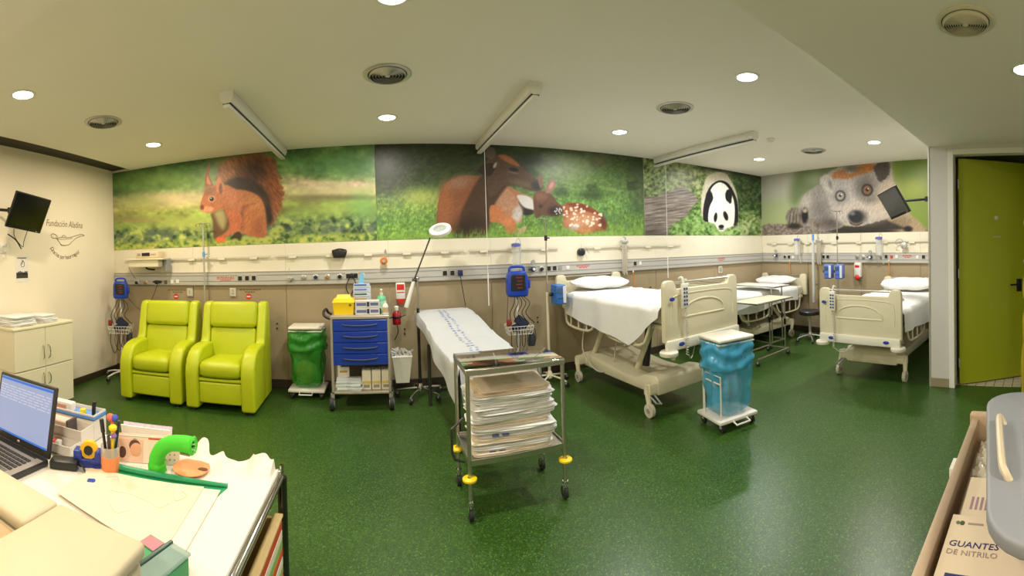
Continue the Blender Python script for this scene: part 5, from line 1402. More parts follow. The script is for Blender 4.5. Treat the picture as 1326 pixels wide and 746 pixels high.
# ================================================================= BEDS
bedm = mat('bed_cream_plastic', (216, 208, 178), .38, var=.03, scale=6)
bedw = mat('bed_white_plastic', (224, 220, 204), .38, var=.03)
beds = mat('bed_steel_cream', (200, 192, 164), .45, .1, var=.04)
bluelogo = mat('blue_badge', (40, 64, 150), .4)
def board_outline(w, z0, z1, r):
    pts = [(-w, z0), (w, z0)]
    for k in range(7):
        a = k/6*PI/2; pts.append((w-r+r*math.cos(a), z1-r+r*math.sin(a)))
    for k in range(7):
        a = PI/2+k/6*PI/2; pts.append((-w+r+r*math.cos(a), z1-r+r*math.sin(a)))
    return pts
def hospital_bed(label, loc, rz, lift, ctrl=True):
    t = thing('hospital_bed', label, 'bed', loc, rz, 'cream hospital beds')
    L = 1.0; w = .48
    zp = .62+lift                      # platform underside
    # platform
    MB().box((-.43, -.93, zp), (.43, .93, zp+.045), .008, 1).build('platform', beds, t, smooth=False)
    # mattress
    MB().box((-.43, -.94, zp+.046), (.43, .94, zp+.20), .035, 3).build('mattress', mat('mattress_cover', (214, 206, 190), .7), t)
    # foot and head boards
    for s, nm in ((-1, 'footboard'), (1, 'headboard')):
        y = s*(L-.015); zlo, zhi = zp-.09, zp+.43
        M = Matrix.Identity(4)
        if s == 1: zlo, zhi = zp+.04, zp+.40
        o = MB()
        # panel with two rounded shoulder posts and a hand slot between them
        zc_ = zhi-.075
        o.prism([(-w, zlo), (w, zlo), (w, zhi-.05), (w-.012, zhi-.015), (w-.04, zhi), (w-.10, zhi), (w-.125, zhi-.02), (w-.145, zc_), (-w+.145, zc_), (-w+.125, zhi-.02), (-w+.10, zhi), (-w+.04, zhi), (-w+.012, zhi-.015), (-w, zhi-.05)], y-.024, y+.024, 'y', .010, 3, 15)
        bd = o.build(nm, bedm, t)
        MB().cyl((-w+.10, y, zhi-.022), (w-.10, y, zhi-.022), .011, n=12).build('push_rail', ssd, bd)
        yo = y+s*.022
        if s == -1:
            # raised arched panel on the outside
            ar = []
            for k in range(17):
                a = PI*k/16; ar.append((-.27*math.cos(a), zlo+.20+.14*math.sin(a)**.8))
            MB().tube([(x, yo, z) for x, z in ar], .010, 8).tube([(-.27, yo, zlo+.20), (.27, yo, zlo+.20)], .010, 8).build('arched_rib', bedm, bd)
            MB().tube([(-.40, yo, zlo+.14), (-.40, yo, zc_-.12), (-.30, yo, zc_-.05), (.30, yo, zc_-.05), (.40, yo, zc_-.12), (.40, yo, zlo+.14)], .007, 8, smooth=3).build('border_rib', bedm, bd)
            MB().box((-w+.01, yo-.03, zlo-.07), (w-.01, yo+.02, zlo+.02), .012, 2).build('cross_beam', bedw, t)
            for q in (-1, 1):
                MB().ball((q*(w-.16), yo-.033, zlo-.022), (.035, .006, .018), 14).build('oval_badge', bluelogo, t)
                MB().lathe([(0, -.02), (.075, -.02), (.08, -.01), (.08, .01), (.07, .02), (0, .02)], (q*(w-.04), yo+.0, zlo-.085), 24).build('corner_bumper', bedw, t)
    MB().ball((-w+.07, -L-.010+.015-.034, zp+.275), (.030, .006, .017), 14).build('oval_badge', bluelogo, t)
    # hand control hanging on the footboard
    if ctrl:
        yc = -L-.04+.0; xc = -w+.19
        h = MB().box((xc-.035, yc-.028, zp+.19), (xc+.035, yc+.0, zp+.40), .010, 2).build('hand_control', bedw, t)
        MB().tube([(xc, yc-.005, zp+.38), (xc, yc+.01, zp+.45), (xc, yc+.055, zp+.44)], .010, 8, smooth=3).build('hook', bedw, h)
        kb = mat('control_blue', (48, 76, 130), .4)
        for k in range(5):
            MB().box((xc-.024, yc-.032, zp+.215+k*.033), (xc-.004, yc-.027, zp+.235+k*.033), .002, 1).box((xc+.004, yc-.032, zp+.215+k*.033), (xc+.024, yc-.027, zp+.235+k*.033), .002, 1).build('key_pair', kb, h, smooth=False)
        co = []
        for k in range(140):
            a = k*.9; zz = zp+.19-.40*k/139
            co.append((xc+.02*math.sin(k/139*2.5)+.011*math.cos(a), yc-.02+.011*math.sin(a), zz))
        MB().tube(co, .0035, 5).tube([co[-1], (xc+.10, yc+.02, zp-.26), (xc+.22, yc+.10, zp-.16), (xc+.24, yc+.22, zp-.02)], .0045, 6, smooth=4).build('spiral_cord', mat('cord_grey', (190, 186, 172), .5), t)
    # folded side rails: hanging loops
    for q in (-1, 1):
        for y0, y1 in ((-.78, -.05), (.10, .80)):
            sr = MB()
            x = q*.455
            sr.tube([(x, y0, zp+.07), (x, y0+.04, zp-.06), (x, y0+.16, zp-.17), (x, y1-.10, zp-.17), (x, y1-.02, zp-.06), (x, y1, zp+.07)], .014, 8, smooth=3)
            sr.tube([(x, y0+.01, zp+.02), (x, y1-.01, zp+.02)], .012, 8)
            for f in (.3, .55, .8): sr.tube([(x, y0+(y1-y0)*f, zp+.02), (x, y0+(y1-y0)*f, zp-.165)], .010, 8)
            sr.build('side_rail', bedm, t)
    # chassis: lift arms, base cover, castors
    for q in (-1, 1):
        for ya_, yb_ in ((.52, .20), (-.30, -.58)): MB().tube([(q*.24, ya_, .33), (q*.24, yb_, zp+.01)], .026, 8).build('lift_arm', bedm, t)
    prof = [(-.70, .17), (.70, .17), (.70, .30), (.60, .335), (.20, .30), (-.10, .27), (-.35, .27), (-.50, .33), (-.66, .345), (-.70, .31)]
    MB().prism([(y, z) for y, z in prof], -.31, .31, 'x', .018, 2, 20).build('base_cover', bedm, t)
    for ya_ in (-.69, .60): MB().box((-.40, ya_, .19), (.40, ya_+.09, .29), .015, 2).build('axle_beam', bedm, t)
    MB().cyl((-.05, -.2, .30), (.02, -.2, zp), .04).build('actuator', black_pl, t)
    for q in (-1, 1):
        for y in (-.645, .645):
            f = MB(); f.tube([(q*.395, y, .25), (q*.40, y-.02, .17), (q*.405, y-.045, .07)], .024, 8, taper=[1.2, 1.1, .9, .8]); f.cyl((q*.395, y, .2), (q*.395, y, .28), .03)
            cf = f.build('caster', bedm, t)
            w_ = MB(); w_.cyl((q*.405-.018, y-.045, .062), (q*.405+.018, y-.045, .062), .062, n=22); w_.build('wheel', mat('cream_tyre', (206, 200, 180), .5), cf)
            MB().cyl((q*.405-.024, y-.045, .062), (q*.405+.024, y-.045, .062), .022, n=14).build('axle_cap', grey_pl, cf)
    MB().tube([(-.38, -.62, .20), (-.40, -.78, .15), (-.36, -.80, .14), (-.34, -.66, .2)], .009, 6).build('brake_pedal', grey_pl, t)
    cable('cable', [(-.30, .55, zp-.01), (-.40, .50, .40), (-.36, .25, .20), (-.22, .15, .30), (-.2, .1, zp)], .008, mat('cord_grey', (190, 186, 172), .5), t)
    return t, zp
def bed_sheet(label, loc, rz, zp, dL, dR, y0=-.94, y1=.70, seed=1, m=linen, off=.048):
    o = tag(MB().grid(sheet_fn(.437, y0, y1, lambda y: zp+.196, dL, dR, .010, seed, .06, off=off), 72, 64).build('bed_sheet', m, ang=80), label, 'sheet', 'white sheets on the beds')
    o.location = loc; o.rotation_euler = (0, 0, rz); return o
def pillow(label, loc, rz, zp, y=.72, w=.36, d=.20, h=.058):
    def f(u, v):
        a = 2*PI*u; b = -PI/2+PI*v
        ca, sa = math.cos(a), math.sin(a); q = (abs(ca)**3.2+abs(sa)**3.2)**(-1/3.2)
        cb = max(0, math.cos(b))**.55
        return (w*1.05*q*ca*cb*(1+.03*math.sin(5*a)), d*q*sa*cb, h*math.sin(b)*(1-.25*abs(ca)**3)+.006*math.sin(7*a)*cb)
    o = MB().grid(f, 40, 16, True).build('pillow', linen, weld=1e-5, ang=90)
    t = tag(o, label, 'pillow', 'white pillows on the beds')
    R = Matrix.Rotation(rz, 3, 'Z')
    o.location = Vector(loc)+R @ Vector((0, y, zp+.20+h+.045)); o.rotation_euler = (.12, 0, rz)
    return o
b1 = ((2.59, 3.735, 0), .045)
hospital_bed('hospital bed with a large hanging sheet beside the blue bag bin', *b1, lift=.20)
bed_sheet('white sheet hanging far down over the bed beside the blue bag bin', *b1, .82, lambda v: float(np.interp(v, [0, .10, .26, .5, .8, 1], [.10, .20, .41, .36, .30, .27]))+.012*math.sin(11*v), lambda v: .22+.03*math.sin(6*v), seed=4)
pillow('white pillow on the bed beside the infusion stand', *b1, .82, y=.72)
b2 = ((5.11, 4.27, 0), -PI/2)
hospital_bed('hospital bed in the far corner behind the overbed tables', *b2, lift=.0, ctrl=False)
bed_sheet('white sheet over the corner bed behind the overbed tables', *b2, .62, lambda v: .18, lambda v: .25+.04*math.sin(6*v), seed=9)
pillow('white pillow on the corner bed', *b2, .62, y=.74, w=.36)
b3 = ((5.03, 1.86, 0), -PI/2)
hospital_bed('hospital bed standing by the white partition, footboard with hanging control', *b3, lift=.0)
bed_sheet('white sheet over the bed by the white partition', *b3, .62, lambda v: .16+.02*math.sin(5*v), lambda v: .24+.10*v, seed=14)
pillow('white pillow on the bed by the white partition', *b3, .62, y=.72, w=.40, h=.075)
# things lying on the bed by the partition
t = thing('respiratory_mask', 'coiled grey tubing with a small mask on the bed by the partition', 'tubing', (4.55, 1.66, .842))
MB().tube([(0, 0, .008), (.10, .05, .03), (.22, .10, .01), (.30, .03, .02), (.20, -.06, .01), (.06, -.04, .02), (-.02, .02, .01)], .008, 8, smooth=6).build('tube', grey_pl, t)
MB().ball((-.08, -.02, .03), (.05, .04, .03), 12).build('mask', mat('brown_mask', (120, 100, 70), .5), t)
t = thing('folded_blanket', 'pale folded board lying at the foot of the bed by the partition', 'blanket', (4.20, 1.86, .846))
MB().box((-.10, -.34, 0), (.12, .30, .035), .012, 2).build('blanket', linen_b, t)
# blue bag bin
bb_, bbm = bin_stand((2.63, 2.46, 0), -.18, 'waste stand with a blue plastic bag and white lid before the bed', (84, 184, 228), 'blue_bag', H=.75, W=.36, D=.30, front=False)
MB().tube([(-.17, -.14, .10), (-.17, -.14, .46), (-.17, .10, .46), (-.17, .10, .10)], .007, 8).tube([(-.17, -.14, .40), (-.17, .10, .40)], .007, 8).build('side_guard', white_pl, bb_)
MB().ball((.04, -.02, .30), (.10, .09, .12), 14).build('bag_contents', mat('pale_rubbish', (180, 200, 210), .7, var=.2), bb_)
# infusion stand with pump next to the bed
iv = iv_pole((1.835, 4.42, 0), 'tall infusion stand with a blue pump beside the bed head', 1.90, 1.67, True, bedm, r0=.24)
def pump(label, loc, rz=0.0, col=None):
    t = thing('infusion_pump', label, 'infusion pump', loc, rz, 'blue infusion pumps on stands')
    c = col or mat('pump_blue', (46, 104, 176), .4)
    MB().box((-.06, -.12, -.11), (.06, .05, .11), .014, 3).build('body', c, t)
    MB().box((.02, -.127, -.095), (.058, -.118, .095), .004, 1).build('face', mat('pump_face', (206, 212, 220), .4), t)
    MB().box((-.05, -.126, .02), (.01, -.119, .08), .003, 1).build('display', mat('pump_display', (60, 84, 120), .3), t)
    for k in range(3): MB().cyl((-.03+.02*k, -.124, -.04), (-.03+.02*k, -.118, -.04), .007, n=10).build('key', mat('pump_key', (30, 50, 96), .4), t)
    MB().cyl((-.10, -.02, -.0), (-.055, -.02, 0), .02, n=12).build('clamp', black_pl, t)
    return t
pump('blue and white infusion pump clamped to the stand beside the bed head', (1.93, 4.36, 1.03))
# ---------------- wall devices, back wall right half
def flow_bottle(label, p, wall='b', tint=(206, 210, 206)):
    t = thing('humidifier_bottle', label, 'medical bottle', p, 0 if wall == 'b' else -PI/2, 'clear bottles on the equipment rails')
    MB().lathe([(0, -.26), (.045, -.26), (.05, -.25), (.05, -.03), (.045, -.01), (0, -.01)], n=20).build('jar', mat('clear_jar', (226, 226, 220), .1, var=0, alpha=.38), t)
    MB().lathe([(0, -.012), (.056, -.012), (.056, .02), (.03, .03), (0, .03)], n=20).build('cap', mat('violet_cap', (96, 104, 176), .4), t)
    MB().tube([(0, 0, .03), (.02, 0, .08), (.05, 0, .06), (.06, .0, -.05), (.05, 0, -.25), (.07, .01, -.40)], .006, 6, smooth=5).build('hose', mat('clear_hose', (214, 212, 200), .2, alpha=.7), t)
    MB().box((-.03, .03, -.03), (.03, .075, .03), .004, 1).build('clip', white_pl, t, smooth=False)
    return t
flow_bottle('clear jar with violet cap on the rail above the monitor stand', at_y(668, 318, YB-.115))
def regulator(label, p, wall='b'):
    t = thing('flow_regulator', label, 'regulator', p, 0 if wall == 'b' else -PI/2, 'gas regulators in the trunking')
    MB().lathe([(0, -.03), (.026, -.03), (.03, -.02), (.03, .02), (.02, .03), (0, .03)], n=18, M=Matrix.Rotation(PI/2, 4, 'X')).build('knob', dkblue_pl, t)
    MB().lathe([(0, .03), (.018, .03), (.018, .036), (0, .036)], n=18, M=Matrix.Rotation(PI/2, 4, 'X')).build('dial', white_pl, t)
    MB().cyl((0, 0, .02), (0, 0, .06), .008, n=8).lathe([(0, -.012), (.026, -.012), (.026, .012), (0, .012)], n=18, M=Matrix.Translation((0, 0, .085)) @ Matrix.Rotation(PI/2, 4, 'X')).build('gauge', alu, t)
    MB().cyl((-.06, 0, 0), (.0, 0, 0), .010, n=8).build('stem', black_pl, t)
    return t
regulator('dark blue flow regulator in the trunking between monitor and infusion stand', at_y(690.5, 348.5, YT-.06))
t = thing('suction_valve', 'black round suction valve with hook on the cream band behind the pillow', 'valve', at_y(753, 326.5, YB-.04))
MB().lathe([(0, -.03), (.05, -.03), (.05, .01), (.036, .02), (0, .02)], n=24, M=Matrix.Rotation(PI/2, 4, 'X')).build('knob', black_pl, t)
MB().tube([(.03, 0, .04), (.07, -.01, .05), (.08, -.01, .02), (.10, -.01, -.02)], .006, 6, smooth=4).build('hook', alu, t)
def hanger_pair(label, p, wall='b', L=.47, m=None):
    t = thing('hanging_tubes', label, 'tubes', p, 0 if wall == 'b' else -PI/2, 'bundles of hanging grey tubes')
    m = m or mat('tube_grey', (182, 174, 156), .5)
    for k in range(4): MB().tube([(-.03+.022*k, 0, 0), (-.032+.022*k, -.01, -L*.5), (-.026+.02*k, 0, -L*(.9+.05*(k % 2)))], .009, 8, smooth=3).build('tube', m, t)
    MB().box((-.05, -.02, -.02), (.06, .03, .02), .006, 2).build('clip', alu, t)
    MB().tube([(.02, 0, 0), (.01, -.02, .05), (-.02, -.01, .06)], .007, 6, smooth=3).build('hook', alu, t)
    return t
hanger_pair('bundle of grey tubes hanging from the rail behind the cream footboard', at_y(808, 313, YB-.075))
t = thing('oxygen_tube', 'thin orange tube hanging below the trunking behind the bed', 'tubing', at_y(820, 352, YB-.03))
MB().tube([(0, 0, 0), (.005, -.005, -.15), (.01, 0, -.30)], .007, 8, smooth=3).build('tube', mat('orange_tube', (214, 140, 60), .5), t)
MB().cyl((0, 0, -.005), (0, 0, .02), .012, n=10).build('connector', white_pl, t)
t = thing('call_switch_box', 'small grey switch box below the trunking near the corner', 'switch box', at_y(932, 349, YB-.003))
MB().box((-.045, -.022, -.06), (.045, 0, .06), .005, 1).build('box', mat('plate_grey', (196, 190, 172), .4), t, smooth=False)
MB().box((-.025, -.026, -.035), (.025, -.021, .035), .003, 1).build('rocker', grey_pl, t, smooth=False)
# ---------------- right wall
iv2 = thing('rail_infusion_pole', 'pale infusion pole with blue clamp on the right wall by the corner bed', 'infusion stand', (XR-.13, 3.62, .55), group='infusion stands')
MB().cyl((0, 0, 0), (0, 0, 1.02), .024, n=12).build('sleeve', mat('pole_pale', (196, 198, 194), .4), iv2)
MB().cyl((0, 0, 1.0), (0, 0, 1.40), .010, n=10).build('rod', chrome, iv2)
MB().cyl((0, 0, 1.04), (0, 0, 1.14), .020, n=10).build('clamp', mat('light_blue_clamp', (96, 160, 220), .4), iv2)
hk = MB()
for k in range(4):
    a = k*PI/2+.4; hk.tube([(0, 0, 1.39), (.06*math.cos(a), .06*math.sin(a), 1.40), (.10*math.cos(a), .10*math.sin(a), 1.39), (.11*math.cos(a), .11*math.sin(a), 1.37)], .004, 6, smooth=3)
hk.build('hook_crown', chrome, iv2)
MB().cyl((0, 0, .3), (.13, 0, .3), .012).build('wall_bracket', alu, iv2)
hanger_pair('bundle of grey tubes hanging on the right wall beside the pale pole', at_x(1060, 312, XR-.075), 'r', .42)
iv3 = iv_pole((5.85, 3.06, 0), 'infusion stand with two pumps between the beds at the right wall', 2.04, 1.62, True, None, r0=.20)
pump('blue infusion pump on the stand between the right wall beds, nearer the corner bed', (5.76, 3.155, 1.10), -PI/2+.2, mat('pump_blue2', (84, 116, 200), .4))
pump('blue infusion pump on the stand between the right wall beds, nearer the partition bed', (5.76, 2.965, 1.10), -PI/2+.2, mat('pump_blue2', (84, 116, 200), .4))
t = thing('soap_dispenser', 'white dispenser with round red button on the right wall between beds', 'dispenser', (XR-.004, 2.83, .95), -PI/2, 'red and white dispensers')
MB().box((-.062, -.085, .03), (.062, 0, .27), .022, 3).build('body', white_pl, t)
MB().box((-.04, -.088, .19), (.04, -.084, .23), .002, 1).build('red_label', mat('label_red', (204, 40, 32), .45), t, smooth=False)
MB().ball((0, -.07, .035), (.05, .035, .05), 14).build('red_button', mat('spout_red', (222, 52, 40), .4), t)
MB().tube([(.04, -.04, .0), (.05, -.05, -.02)], .012, 6).build('nozzle', mat('green_nozzle', (60, 120, 70), .4), t)
regulator('dark blue flow regulator in the right wall trunking over the corner bed', at_x(1004.5, 331, XT-.06), 'r')
regulator('dark blue flow regulator in the right wall trunking over the bed by the partition', at_x(1127, 333, XT-.06), 'r')
flow_bottle('clear jar with violet cap on the rail over the corner bed', at_x(1032, 311, XR-.115), 'r')
flow_bottle('clear jar with violet cap on the rail over the bed by the partition', at_x(1138, 309, XR-.115), 'r')
t = thing('suction_gauge', 'grey round suction gauge with curled hose on the right wall rail', 'gauge', at_x(1170.5, 318, XR-.08), -PI/2)
MB().lathe([(0, -.03), (.045, -.03), (.05, -.02), (.05, .02), (.035, .03), (0, .03)], n=24, M=Matrix.Rotation(PI/2, 4, 'X')).build('dial', alu, t)
MB().tube([(0, 0, .04), (-.05, -.01, .10), (-.12, -.01, .08), (-.14, -.01, .03), (-.10, -.01, .02)], .008, 6, smooth=4).build('hose', alu, t)
for (px, lab) in ((1022.5, 'thin orange tube hanging on the right wall above the corner bed pillow'), (1151, 'thin orange tube hanging on the right wall above the partition bed')):
    t = thing('oxygen_tube', lab, 'tubing', at_x(px, 338, XR-.03), -PI/2)
    MB().tube([(0, 0, 0), (.005, -.005, -.12), (.01, 0, -.24)], .009, 8, smooth=3).build('tube', mat('orange_tube', (214, 140, 60), .5), t)
    MB().cyl((0, 0, -.005), (0, 0, .02), .012, n=10).build('connector', white_pl, t)
# screen on an arm from the partition
TL2 = at_x(1135.5, 253, 4.98)
rtv, _ = screen('wall_monitor', 'grey-screened monitor on a black arm from the white partition', TL2, TL2+Vector((-.235, -.33, .08)), TL2+Vector((.10, -.17, -.31)), (4.95, YP+.03, 2.03), scr_g, (0, 1, 0), arm_mid=(4.92, YP+.20, 2.06))
MB().box((-.05, -.025, -.06), (.05, .0, .06), .004).build('wall_plate', black_pl, rtv)
cable('cable', [(.0, .1, -.02), (.05, .04, -.15), (.06, .0, -.30)], .004, black_pl, rtv)
# stool between the beds
t = thing('stool', 'black round stool between the beds at the right wall', 'stool', (5.62, 3.45, 0))
MB().lathe([(0, .42), (.16, .42), (.175, .435), (.175, .47), (.16, .485), (0, .49)], n=28).build('seat', black_pl, t)
MB().cyl((0, 0, .1), (0, 0, .43), .022).build('column', alu, t)
star_base(t, .22, 5, alu, .1)
# overbed tables
def overbed(label, loc, rz, zt, m_top):
    t = thing('overbed_table', label, 'table', loc, rz, 'overbed tables in front of the corner bed')
    MB().box((-.42, -.20, zt-.02), (.42, .20, zt), .006, 2).build('top', m_top, t)
    MB().tube([(-.42, -.20, zt-.01), (.42, -.20, zt-.01), (.42, .20, zt-.01), (-.42, .20, zt-.01)], .011, 8, closed=True).build('rim_tube', chrome, t)
    for s in (-1, 1):
        MB().tube([(.32, s*.13, .10), (.32, s*.13, zt-.02)], .011, 8).build('leg', ssd, t)
        MB().cyl((.32, s*.13, .42), (.32, s*.13, .50), .017, n=10).build('lock_sleeve', black_pl, t)
        MB().tube([(-.38, s*.17, .085), (.34, s*.17, .085)], .013, 8).build('runner', ssd, t)
        for x in (-.37, .33):
            w = MB(); f = MB(); caster(w, f, x, s*.17, .028, .02)
            cf = f.build('caster', grey_pl, t); w.build('wheel', dark_rub, cf)
    MB().tube([(.32, -.17, .085), (.32, .17, .085)], .013, 8).build('foot_bar', ssd, t)
    return t
topm = mat('table_top_cream', (222, 212, 184), .4)
overbed('low chrome overbed table with cream top before the corner bed', (4.45, 3.46, 0), .03, .80, topm)
overbed('chrome overbed table reaching over the corner bed', (5.06, 4.00, 0), -PI/2, .92, mat('table_top_white', (228, 224, 212), .4))
# ================================================================= DESK IN THE FOREGROUND
dz = .742
desk_m = mat('desk_white', (226, 220, 206), .4, var=.03)
dk = thing('desk', 'white desk with chrome tube frame in the foreground', 'desk', (-1.2, .95, 0))
def D(p): return (p[0]+1.2, p[1]-.95, p[2])
MB().box(D((-2.15, .28, .715)), D((-.405, 1.53, dz-.001)), .004, 1).build('top', desk_m, dk, smooth=False)
MB().tube([D((-.392, .28, .728)), D((-.392, 1.50, .728))], .013, 10).tube([D((-.392, 1.50, .728)), D((-.40, 1.54, .728)), D((-2.15, 1.54, .728))], .011, 10).build('edge_tube', chrome, dk)
for x, y in ((-.392, 1.52), (-.392, .32), (-2.12, 1.52), (-2.12, .32)):
    MB().cyl(D((x, y, 0)), D((x, y, .72)), .018, n=12).build('leg', mat('dark_chrome', (90, 90, 90), .25, 1.0), dk)
MB().box(D((-2.10, .34, .34)), D((-.40, 1.50, .36)), .003, 1).build('lower_shelf', mat('brown_shelf', (120, 92, 60), .5), dk, smooth=False)
MB().cyl(D((-.392, 1.52, .735)), D((-.392, 1.52, .765)), .008, n=8).build('corner_screw', chrome, dk)
# striped crate on the lower shelf
cr = thing('striped_crate', 'open wooden crate with orange, white and green slats under the desk', 'crate', (-.55, 1.20, .361))
cwood = mat('crate_wood', (206, 176, 120), .55)
MB().box((-.17, -.30, 0), (.155, .28, .012), .002, 1).build('bottom', cwood, cr, smooth=False)
for lo, hi in (((-.17, -.30, .012), (-.155, .28, .235)), ((-.155, -.30, .012), (.155, -.285, .235)), ((-.155, .265, .012), (.155, .28, .235)), ((.140, -.285, .012), (.155, .265, .235))):
    MB().box(lo, hi, .002, 1).build('side', cwood, cr, smooth=False)
for k, (h_, c) in enumerate(((.034, (206, 84, 40)), (.030, (150, 170, 90)), (.030, (226, 216, 200)), (.036, (204, 80, 36)), (.026, (140, 176, 96)), (.030, (228, 216, 196)), (.036, (206, 76, 30)))):
    z_ = .002+k*.0318
    MB().box((.1555, -.30, z_), (.164, .28, z_+.030), .002, 1).build('slat', mat('slat_%d' % k, c, .5), cr, smooth=False)
MB().box((.135, -.30, .2355), (.168, .285, .246), .002, 1).build('rim', cwood, cr, smooth=False)
t = thing('black_case', 'black equipment case standing in the striped crate', 'case', (-.565, 1.10, .3735))
MB().box((-.10, -.15, 0), (.08, .15, .20), .012, 2).build('shell', black_pl, t)
MB().tube([(-.02, -.05, .20), (-.02, -.04, .225), (-.02, .04, .225), (-.02, .05, .20)], .007, 6).build('grip', grey_pl, t)
# laptop
lp = thing('laptop', 'open black laptop showing a pale blue screen on the desk', 'laptop', (-1.385, 1.15, dz+.001), -.02)
MB().box((-.185, -.25, .0), (.185, .01, .026), .006, 2).build('base', mat('laptop_dark', (44, 42, 42), .4), lp)
MB().box((-.185, -.25, .024), (.185, -.245+.0, .0275)).box((-.16, -.165, .0262), (.16, -.03, .0272)).build('keyboard_deck', mat('laptop_silver', (150, 142, 134), .4, .3), lp, smooth=False)
MB().box((.150, -.25, .0262), (.185, -.02, .0274)).build('side_strip', mat('laptop_silver', (150, 142, 134), .4, .3), lp, smooth=False)
k1 = MB().box((-.0095, -.0075, 0), (.0095, .0075, .004), .001, 1).build('key', mat('laptop_key', (30, 30, 32), .5), lp, smooth=False)
for i in range(14):
    for j in range(5):
        kk = k1 if i == j == 0 else k1.copy()
        if kk is not k1: COL.objects.link(kk); kk.parent = lp
        kk.location = (-.143+i*.022, -.152+j*.023, .0272)
MB().box((-.04, -.24, .026), (.05, -.18, .0275), .001, 1).build('touchpad', mat('laptop_pad', (90, 86, 82), .4), lp, smooth=False)
Ms = Matrix.Translation((0, .012, .022)) @ Matrix.Rotation(-.20, 4, 'X')
sc = MB().box((-.185, -.006, 0), (.187, .010, .275), .006, 2, Ms).build('screen_lid', mat('laptop_dark', (44, 42, 42), .4), lp)
MB().box((-.170, -.0075, .030), (.172, -.0055, .262), M=Ms).build('display', mat('lit_display', (60, 64, 80), .3, var=0, emit=(186, 198, 236), estr=.55), sc, smooth=False)
bl = mat('lit_blue_bar', (20, 40, 80), .3, var=0, emit=(60, 130, 230), estr=.65)
MB().box((-.170, -.0082, .250), (.172, -.0074, .260), M=Ms).build('title_bar', bl, sc, smooth=False)
MB().box((-.170, -.0082, .030), (.172, -.0074, .037), M=Ms).build('task_bar', bl, sc, smooth=False)
rw = MB(); r = random.Random(2)
for j in range(6):
    x = -.165
    while x < .16:
        l = r.uniform(.02, .06); rw.box((x, -.0080, .17+j*.011), (min(.165, x+l), -.0074, .1745+j*.011), M=Ms); x += l+.008
rw.build('list_rows', mat('lit_rows', (80, 80, 90), .3, var=0, emit=(214, 220, 242), estr=.62), sc, smooth=False)['kind'] = 'stuff'
MB().ball((-.0, -.008, .016), (.010, .002, .007), 10, M=Ms).build('badge', chrome, sc)
# power adapter and cables
t = thing('power_adapter', 'black laptop power adapter with cables on the desk', 'adapter', (-1.145, 1.19, dz+.001), .5)
MB().box((-.055, -.028, 0), (.055, .028, .032), .006, 2).build('brick', black_pl, t)
cable('cable', [(.05, 0, .015), (.07, -.01, .02), (.09, -.04, .005), (.10, -.09, .005), (.08, -.14, .005)], .0035, black_pl, t)
cable('cable', [(.05, -.01, .015), (.075, -.03, .012), (.10, -.06, .005), (.12, -.09, .005)], .003, mat('grey_cable', (110, 110, 116), .4), t)
MB().box((.11, -.11, 0), (.14, -.088, .014), .004, 1).build('usb_plug', blue_pl, t)
# storage trays
tp = mat('frosted_plastic', (232, 224, 212), .35, var=.03, alpha=.9)
t = thing('desk_organizer', 'frosted plastic desk organizer with blue rim holding small items', 'organizer', (-1.365, 1.40, dz+.001), .10)
def tray(b, x0, x1, y0, y1, z0, z1, th=.004):
    b.box((x0, y0, z0), (x1, y1, z0+th)); b.box((x0, y0, z0), (x1, y0+th, z1)); b.box((x0, y1-th, z0), (x1, y1, z1)); b.box((x0, y0+th, z0), (x0+th, y1-th, z1)); b.box((x1-th, y0+th, z0), (x1, y1-th, z1)); return b
tray(MB(), -.17, .17, .02, .12, 0, .115).build('rear_bin', tp, t, smooth=False)
tray(MB(), -.172, .172, .018, .122, .092, .108, .005).build('blue_rim', mat('rim_blue', (100, 150, 214), .4), t, smooth=False)
tray(MB(), -.17, .17, -.08, .018, 0, .08).build('middle_bin', tp, t, smooth=False)
tray(MB(), -.17, .17, -.16, -.082, 0, .04).build('front_bin', tp, t, smooth=False)
def small(nm, lab, loc, fn, m, cat, rz=0.0):
    t = thing(nm, lab, cat, loc, rz); fn(t); return t
t = thing('marker_pen', 'black marker standing in the desk organizer', 'pen', (-1.245, 1.48, dz+.006))
MB().cyl((0, 0, 0), (.012, .0, .125), .008, n=10).build('barrel', black_pl, t); MB().cyl((.0105, 0, .10), (.0155, 0, .155), .0095, n=10).build('cap', black_pl, t)
t = thing('yellow_cap', 'yellow stopper lying in the desk organizer rear bin', 'cap', (-1.295, 1.475, dz+.006))
MB().lathe([(0, 0), (.018, 0), (.02, .06), (.014, .11), (0, .115)], n=16).build('stopper', yellow_pl, t); MB().lathe([(.021, .05), (.021, .06)], n=16).build('ring', yellow_pl, t)
t = thing('tissue_pack', 'white packet tucked in the organizer rear bin', 'packet', (-1.42, 1.468, dz+.008), .1)
MB().box((-.09, -.022, 0), (.07, .022, .128), .01, 2).build('packet', mat('packet_white', (232, 222, 208), .6), t); MB().box((-.05, -.0235, .09), (.04, -.0215, .115)).build('print', mat('packet_print', (214, 150, 120), .6), t, smooth=False)
t = thing('cassette_box', 'pinkish card pack in the organizer middle bin', 'packet', (-1.37, 1.37, dz+.008), .1)
MB().box((-.10, -.03, 0), (.09, .03, .085), .004, 1).build('pack', mat('pink_pack', (226, 196, 180), .6), t, smooth=False); MB().box((.085, -.035, .01), (.095, .035, .095), .002, 1).build('divider', mat('dark_divider', (80, 70, 70), .5), t, smooth=False)
t = thing('red_eraser', 'red and white eraser in the organizer front bin', 'eraser', (-1.30, 1.285, dz+.006), .4)
MB().box((-.03, -.015, 0), (.01, .015, .03), .004, 1).build('red_half', mat('eraser_red', (214, 60, 40), .5), t); MB().box((.01, -.015, 0), (.035, .015, .03), .004, 1).build('white_half', white_pl, t)
